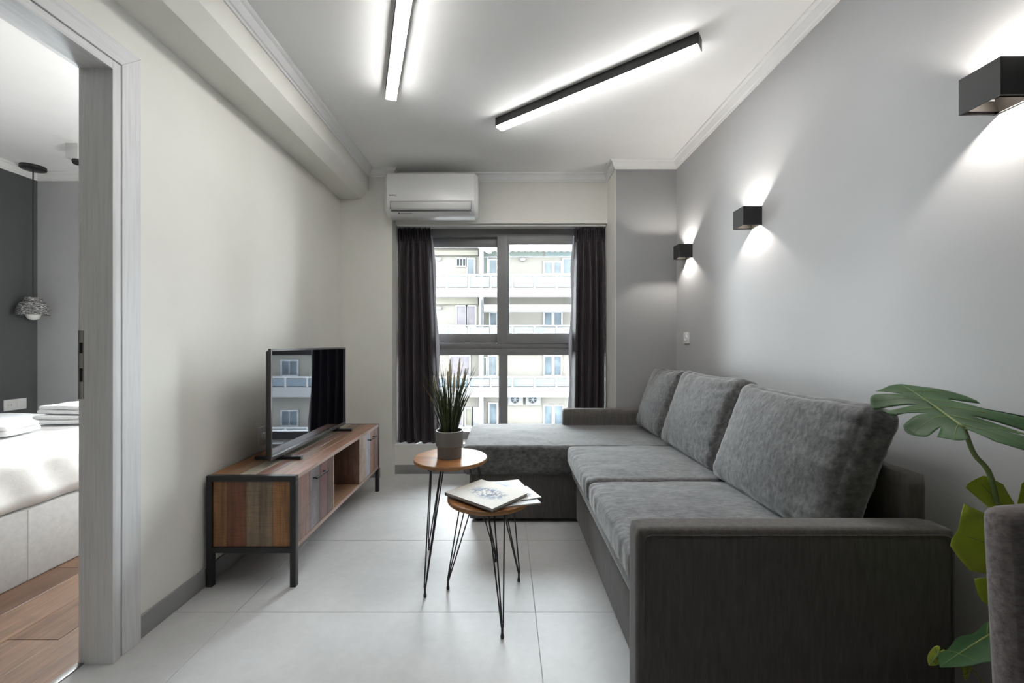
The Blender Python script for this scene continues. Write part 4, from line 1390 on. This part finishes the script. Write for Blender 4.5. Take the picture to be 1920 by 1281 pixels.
# ---------------------------------------------------------------- the building across the street
WY, FY = 26.0, 24.7
def wx(px, Y): return (px - 949) / F * Y
def wz(py, Y): return 1.10 + (646 - py) / F * Y
M_fac = plain('facade_cream', (0.0737, 0.0695, 0.0614), 0.9, var=0.04, vscale=0.6, spec=0.1)
M_fac2 = plain('facade_white', (0.0737, 0.0737, 0.0737), 0.9, var=0.02, vscale=0.6, spec=0.1)
M_bei = plain('facade_beige', (0.0553, 0.0524, 0.0410), 0.9, var=0.05, vscale=1)
M_fr = plain('white_window_frame', (0.0819, 0.0840, 0.0860), 0.5)
M_pn = plain('far_window_pane', (0.034, 0.043, 0.050), 0.15, var=0.5, vscale=1.2, spec=0.04)
M_pn2 = plain('far_shutter', (0.054, 0.062, 0.067), 0.6, var=0.2, vscale=3, spec=0.04)
M_pn3 = plain('far_curtain', (0.064, 0.059, 0.065), 0.8, var=0.2, vscale=4, spec=0.04)
M_grn = plain('far_green_glass', (0.055, 0.064, 0.058), 0.4, var=0.1, vscale=1, spec=0.04)
M_rail = plain('far_rail_panel', (0.041, 0.050, 0.058), 0.4, var=0.15, vscale=0.9, spec=0.04)
M_aw = plain('far_awning', (0.0635, 0.0573, 0.0471), 0.9)
M_dk = plain('far_dark', (0.014, 0.016, 0.018), 0.7, spec=0.04)
bd = thing('apartment_building', 'sunlit white apartment building with glass balconies across the street', 'building', (2, WY, -11))
box('facade', (-14, WY, -11), (17, WY + 0.4, 7.7), M_fac, bd)
box('street', (-22, 6, -11.2), (24, WY + 0.4, -11), plain('street', (0.2, 0.2, 0.2), 0.9), bd)
# balcony slabs, railings
for yt, yb, tr in ((540, 557, 514), (633, 652, 609), (726, 745, 706), (822, 840, 801)):
    pass
for yt, yb, tr in ((540, 557, 514), (633, 652, 609), (726, 745, 706), (822, 840, 801)):
    z1, z0 = wz(yt, FY), wz(yb, FY)
    sl_ = box('balcony_slab', (-14, FY + 0.15, z1 - 0.16), (17, WY, z1), M_fac2, bd)
    box('slab_edge', (-14, FY, z0), (17, FY + 0.15, z1), M_fac2, sl_)
    zt_ = wz(tr, FY)
    box('hand_rail', (-14, FY, zt_ - 0.09), (17, FY + 0.08, zt_), M_fr, bd)
    X = wx(837.5, FY) - 1.305 * 8
    while X < 15:
        box('railing_post', (X - 0.05, FY + 0.002, z1), (X + 0.05, FY + 0.078, zt_ - 0.09), M_fr, bd)
        box('railing_panel', (X + 0.09, FY + 0.03, z1 + 0.06), (X + 1.305 - 0.09, FY + 0.05, zt_ - 0.15), M_rail, bd)
        X += 1.305
box('column', (wx(898, FY), FY + 0.1, -11), (wx(906, FY), WY, 7.7), M_fac2, bd)
box('lintel', (wx(700, WY), WY - 0.35, wz(572, WY)), (wx(897, WY), WY, wz(558, WY)), M_bei, bd)
box('lintel', (wx(815, WY), WY - 0.35, wz(481, WY)), (wx(897, WY), WY, wz(472, WY)), M_bei, bd)
box('awning_roll', (wx(907, FY), FY + 0.1, wz(585, FY)), (wx(1200, FY), FY + 0.5, wz(571, FY)), M_fac2, bd)
box('balcony_roof', (-14, FY, wz(457, FY)), (17, WY, wz(449, FY)), M_aw, bd)
# scalloped valance
bm = bmesh.new()
xa = wx(905, FY); n = 0
top = wz(457, FY)
while xa < 9:
    pts = [(xa, top), (xa + 0.36, top)] + [(xa + 0.36 - 0.36 * i / 6, wz(469, FY) - 0.08 * math.sin(PI * i / 6)) for i in range(7)]
    A = [bm.verts.new((p[0], FY + 0.10, p[1])) for p in pts]
    B = [bm.verts.new((p[0], FY + 0.13, p[1])) for p in pts]
    for i in range(len(pts)):
        j = (i + 1) % len(pts)
        bm.faces.new((A[i], A[j], B[j], B[i]))
    bm.faces.new(A); bm.faces.new(B[::-1])
    xa += 0.36
link('awning_valance', bm, M_aw, bd)
box('transom_glass', (wx(906, WY), WY - 0.05, wz(481, WY)), (wx(1018, WY), WY, wz(466, WY)), M_grn, bd)
box('transom_glass', (wx(1022, WY), WY - 0.05, wz(482, WY)), (wx(1075, WY), WY, wz(466, WY)), plain('far_teal', (0.055, 0.068, 0.068), 0.4, spec=0.04), bd)
box('transom_rail', (wx(906, WY), WY - 0.08, wz(483, WY)), (wx(1080, WY), WY, wz(481, WY)), M_fr, bd)
box('drain_pipe', (wx(902.5, FY), FY + 0.02, wz(612, FY)), (wx(904.5, FY), FY + 0.1, wz(562, FY)), M_dk, bd)
box('drain_pipe', (wx(899.5, WY), WY - 0.3, wz(797, WY)), (wx(901.5, WY), WY - 0.2, wz(764, WY)), M_dk, bd)
def fwin(x0, y0, x1, y1, mat, bars=0, fw=0.09):
    X0, X1, Z0, Z1 = wx(x0, WY), wx(x1, WY), wz(y1, WY), wz(y0, WY)
    bm = bmesh.new()
    for lo, hi in (((X0 - fw, WY - 0.1, Z0 - fw), (X0, WY, Z1 + fw)), ((X1, WY - 0.1, Z0 - fw), (X1 + fw, WY, Z1 + fw)), ((X0, WY - 0.1, Z1), (X1, WY, Z1 + fw)), ((X0, WY - 0.1, Z0 - fw), (X1, WY, Z0))):
        add_box(bm, lo, hi)
    for b in range(bars):
        xx = X0 + (X1 - X0) * (b + 1) / (bars + 1)
        add_box(bm, (xx - 0.025, WY - 0.1, Z0), (xx + 0.025, WY, Z1))
    o = link('window', bm, M_fr, bd)
    p = box('pane', (X0, WY - 0.04, Z0), (X1, WY - 0.01, Z1), mat, o)
    return o
for a in ((1021, 493, 1034, 513, M_pn2), (1039, 493, 1051, 513, M_pn2), (1056, 487, 1071, 513, M_pn2), (857, 486, 873, 499, M_dk, 2), (877, 487, 889, 517, M_pn2, 0),
          (901.5, 484, 913, 513, M_grn), (918, 489, 931, 513, M_pn2), (1021, 587, 1034, 610, M_pn), (1039, 587, 1052, 610, M_pn), (857, 575, 874, 612, M_pn3), (876, 575, 891, 612, M_pn3),
          (919.5, 588, 931, 612, M_pn), (1021, 669, 1034, 703, M_pn), (1039, 669, 1051, 703, M_pn), (917, 669, 930, 703, M_pn2), (907, 672, 911, 703, M_grn), (845, 669, 880, 703, M_pn3),
          (1021, 761, 1034, 797, M_pn), (1040, 761, 1054, 797, M_pn), (918, 757, 931, 797, M_pn), (874, 766, 884, 797, M_bei), (850, 766, 866, 797, M_pn3), (887, 766, 898, 797, M_fr)):
    fwin(*a)
# bays further along, which the television screen mirrors
for fz in (514 - 95, 514, 609, 703, 797):
    for X in (6.0, 8.6, 11.2, 13.8):
        px_ = 949 + X / WY * F
        fwin(px_ - 14, fz - 26, px_ + 14, fz, M_pn, 1)
# foliage mirrored in the low windows stays outside: a wall light per storey
for px_, py_ in ((980, 488), (823, 487), (824, 578)):
    lathe('wall_light', [(0, -0.14), (0.12, -0.11), (0.2, 0.0), (0.2, 0.05), (0, 0.08)], (wx(px_, WY), WY - 0.2, wz(py_, WY)), M_fr, bd, 14)

def outdoor_ac(label, px_):
    X = wx(px_, WY - 0.4)
    t = thing('outdoor_unit', label, 'air conditioner', (X, WY - 0.3, wz(757, WY)), 'outdoor units under the balcony')
    Z0, Z1 = wz(760, WY - 0.4), wz(760, WY - 0.4) + 0.72
    box('casing', (X - 0.50, WY - 0.4, Z0), (X + 0.42, WY - 0.05, Z1), M_fac2, t, 0.02)
    bm = bmesh.new()
    add_tube(bm, [(X - 0.08, WY - 0.405, Z0 + 0.36), (X - 0.08, WY - 0.42, Z0 + 0.36)], 0.25, 24)
    f = link('fan_grille', bm, M_dk, t)
    bm = bmesh.new()
    for k_ in range(6):
        a = k_ * PI / 3
        add_tube(bm, [(X - 0.08, WY - 0.43, Z0 + 0.36), (X - 0.08 + 0.25 * math.cos(a), WY - 0.425, Z0 + 0.36 + 0.25 * math.sin(a))], [0.03, 0.010], 6)
    link('fan_blade', bm, plain('far_grey', (0.0819, 0.0860, 0.0901), 0.6, spec=0.04), f)
    return t
outdoor_ac('outdoor air conditioner unit under the opposite balcony, left of the two', 968)
outdoor_ac('outdoor air conditioner unit under the opposite balcony, right of the two', 1001)
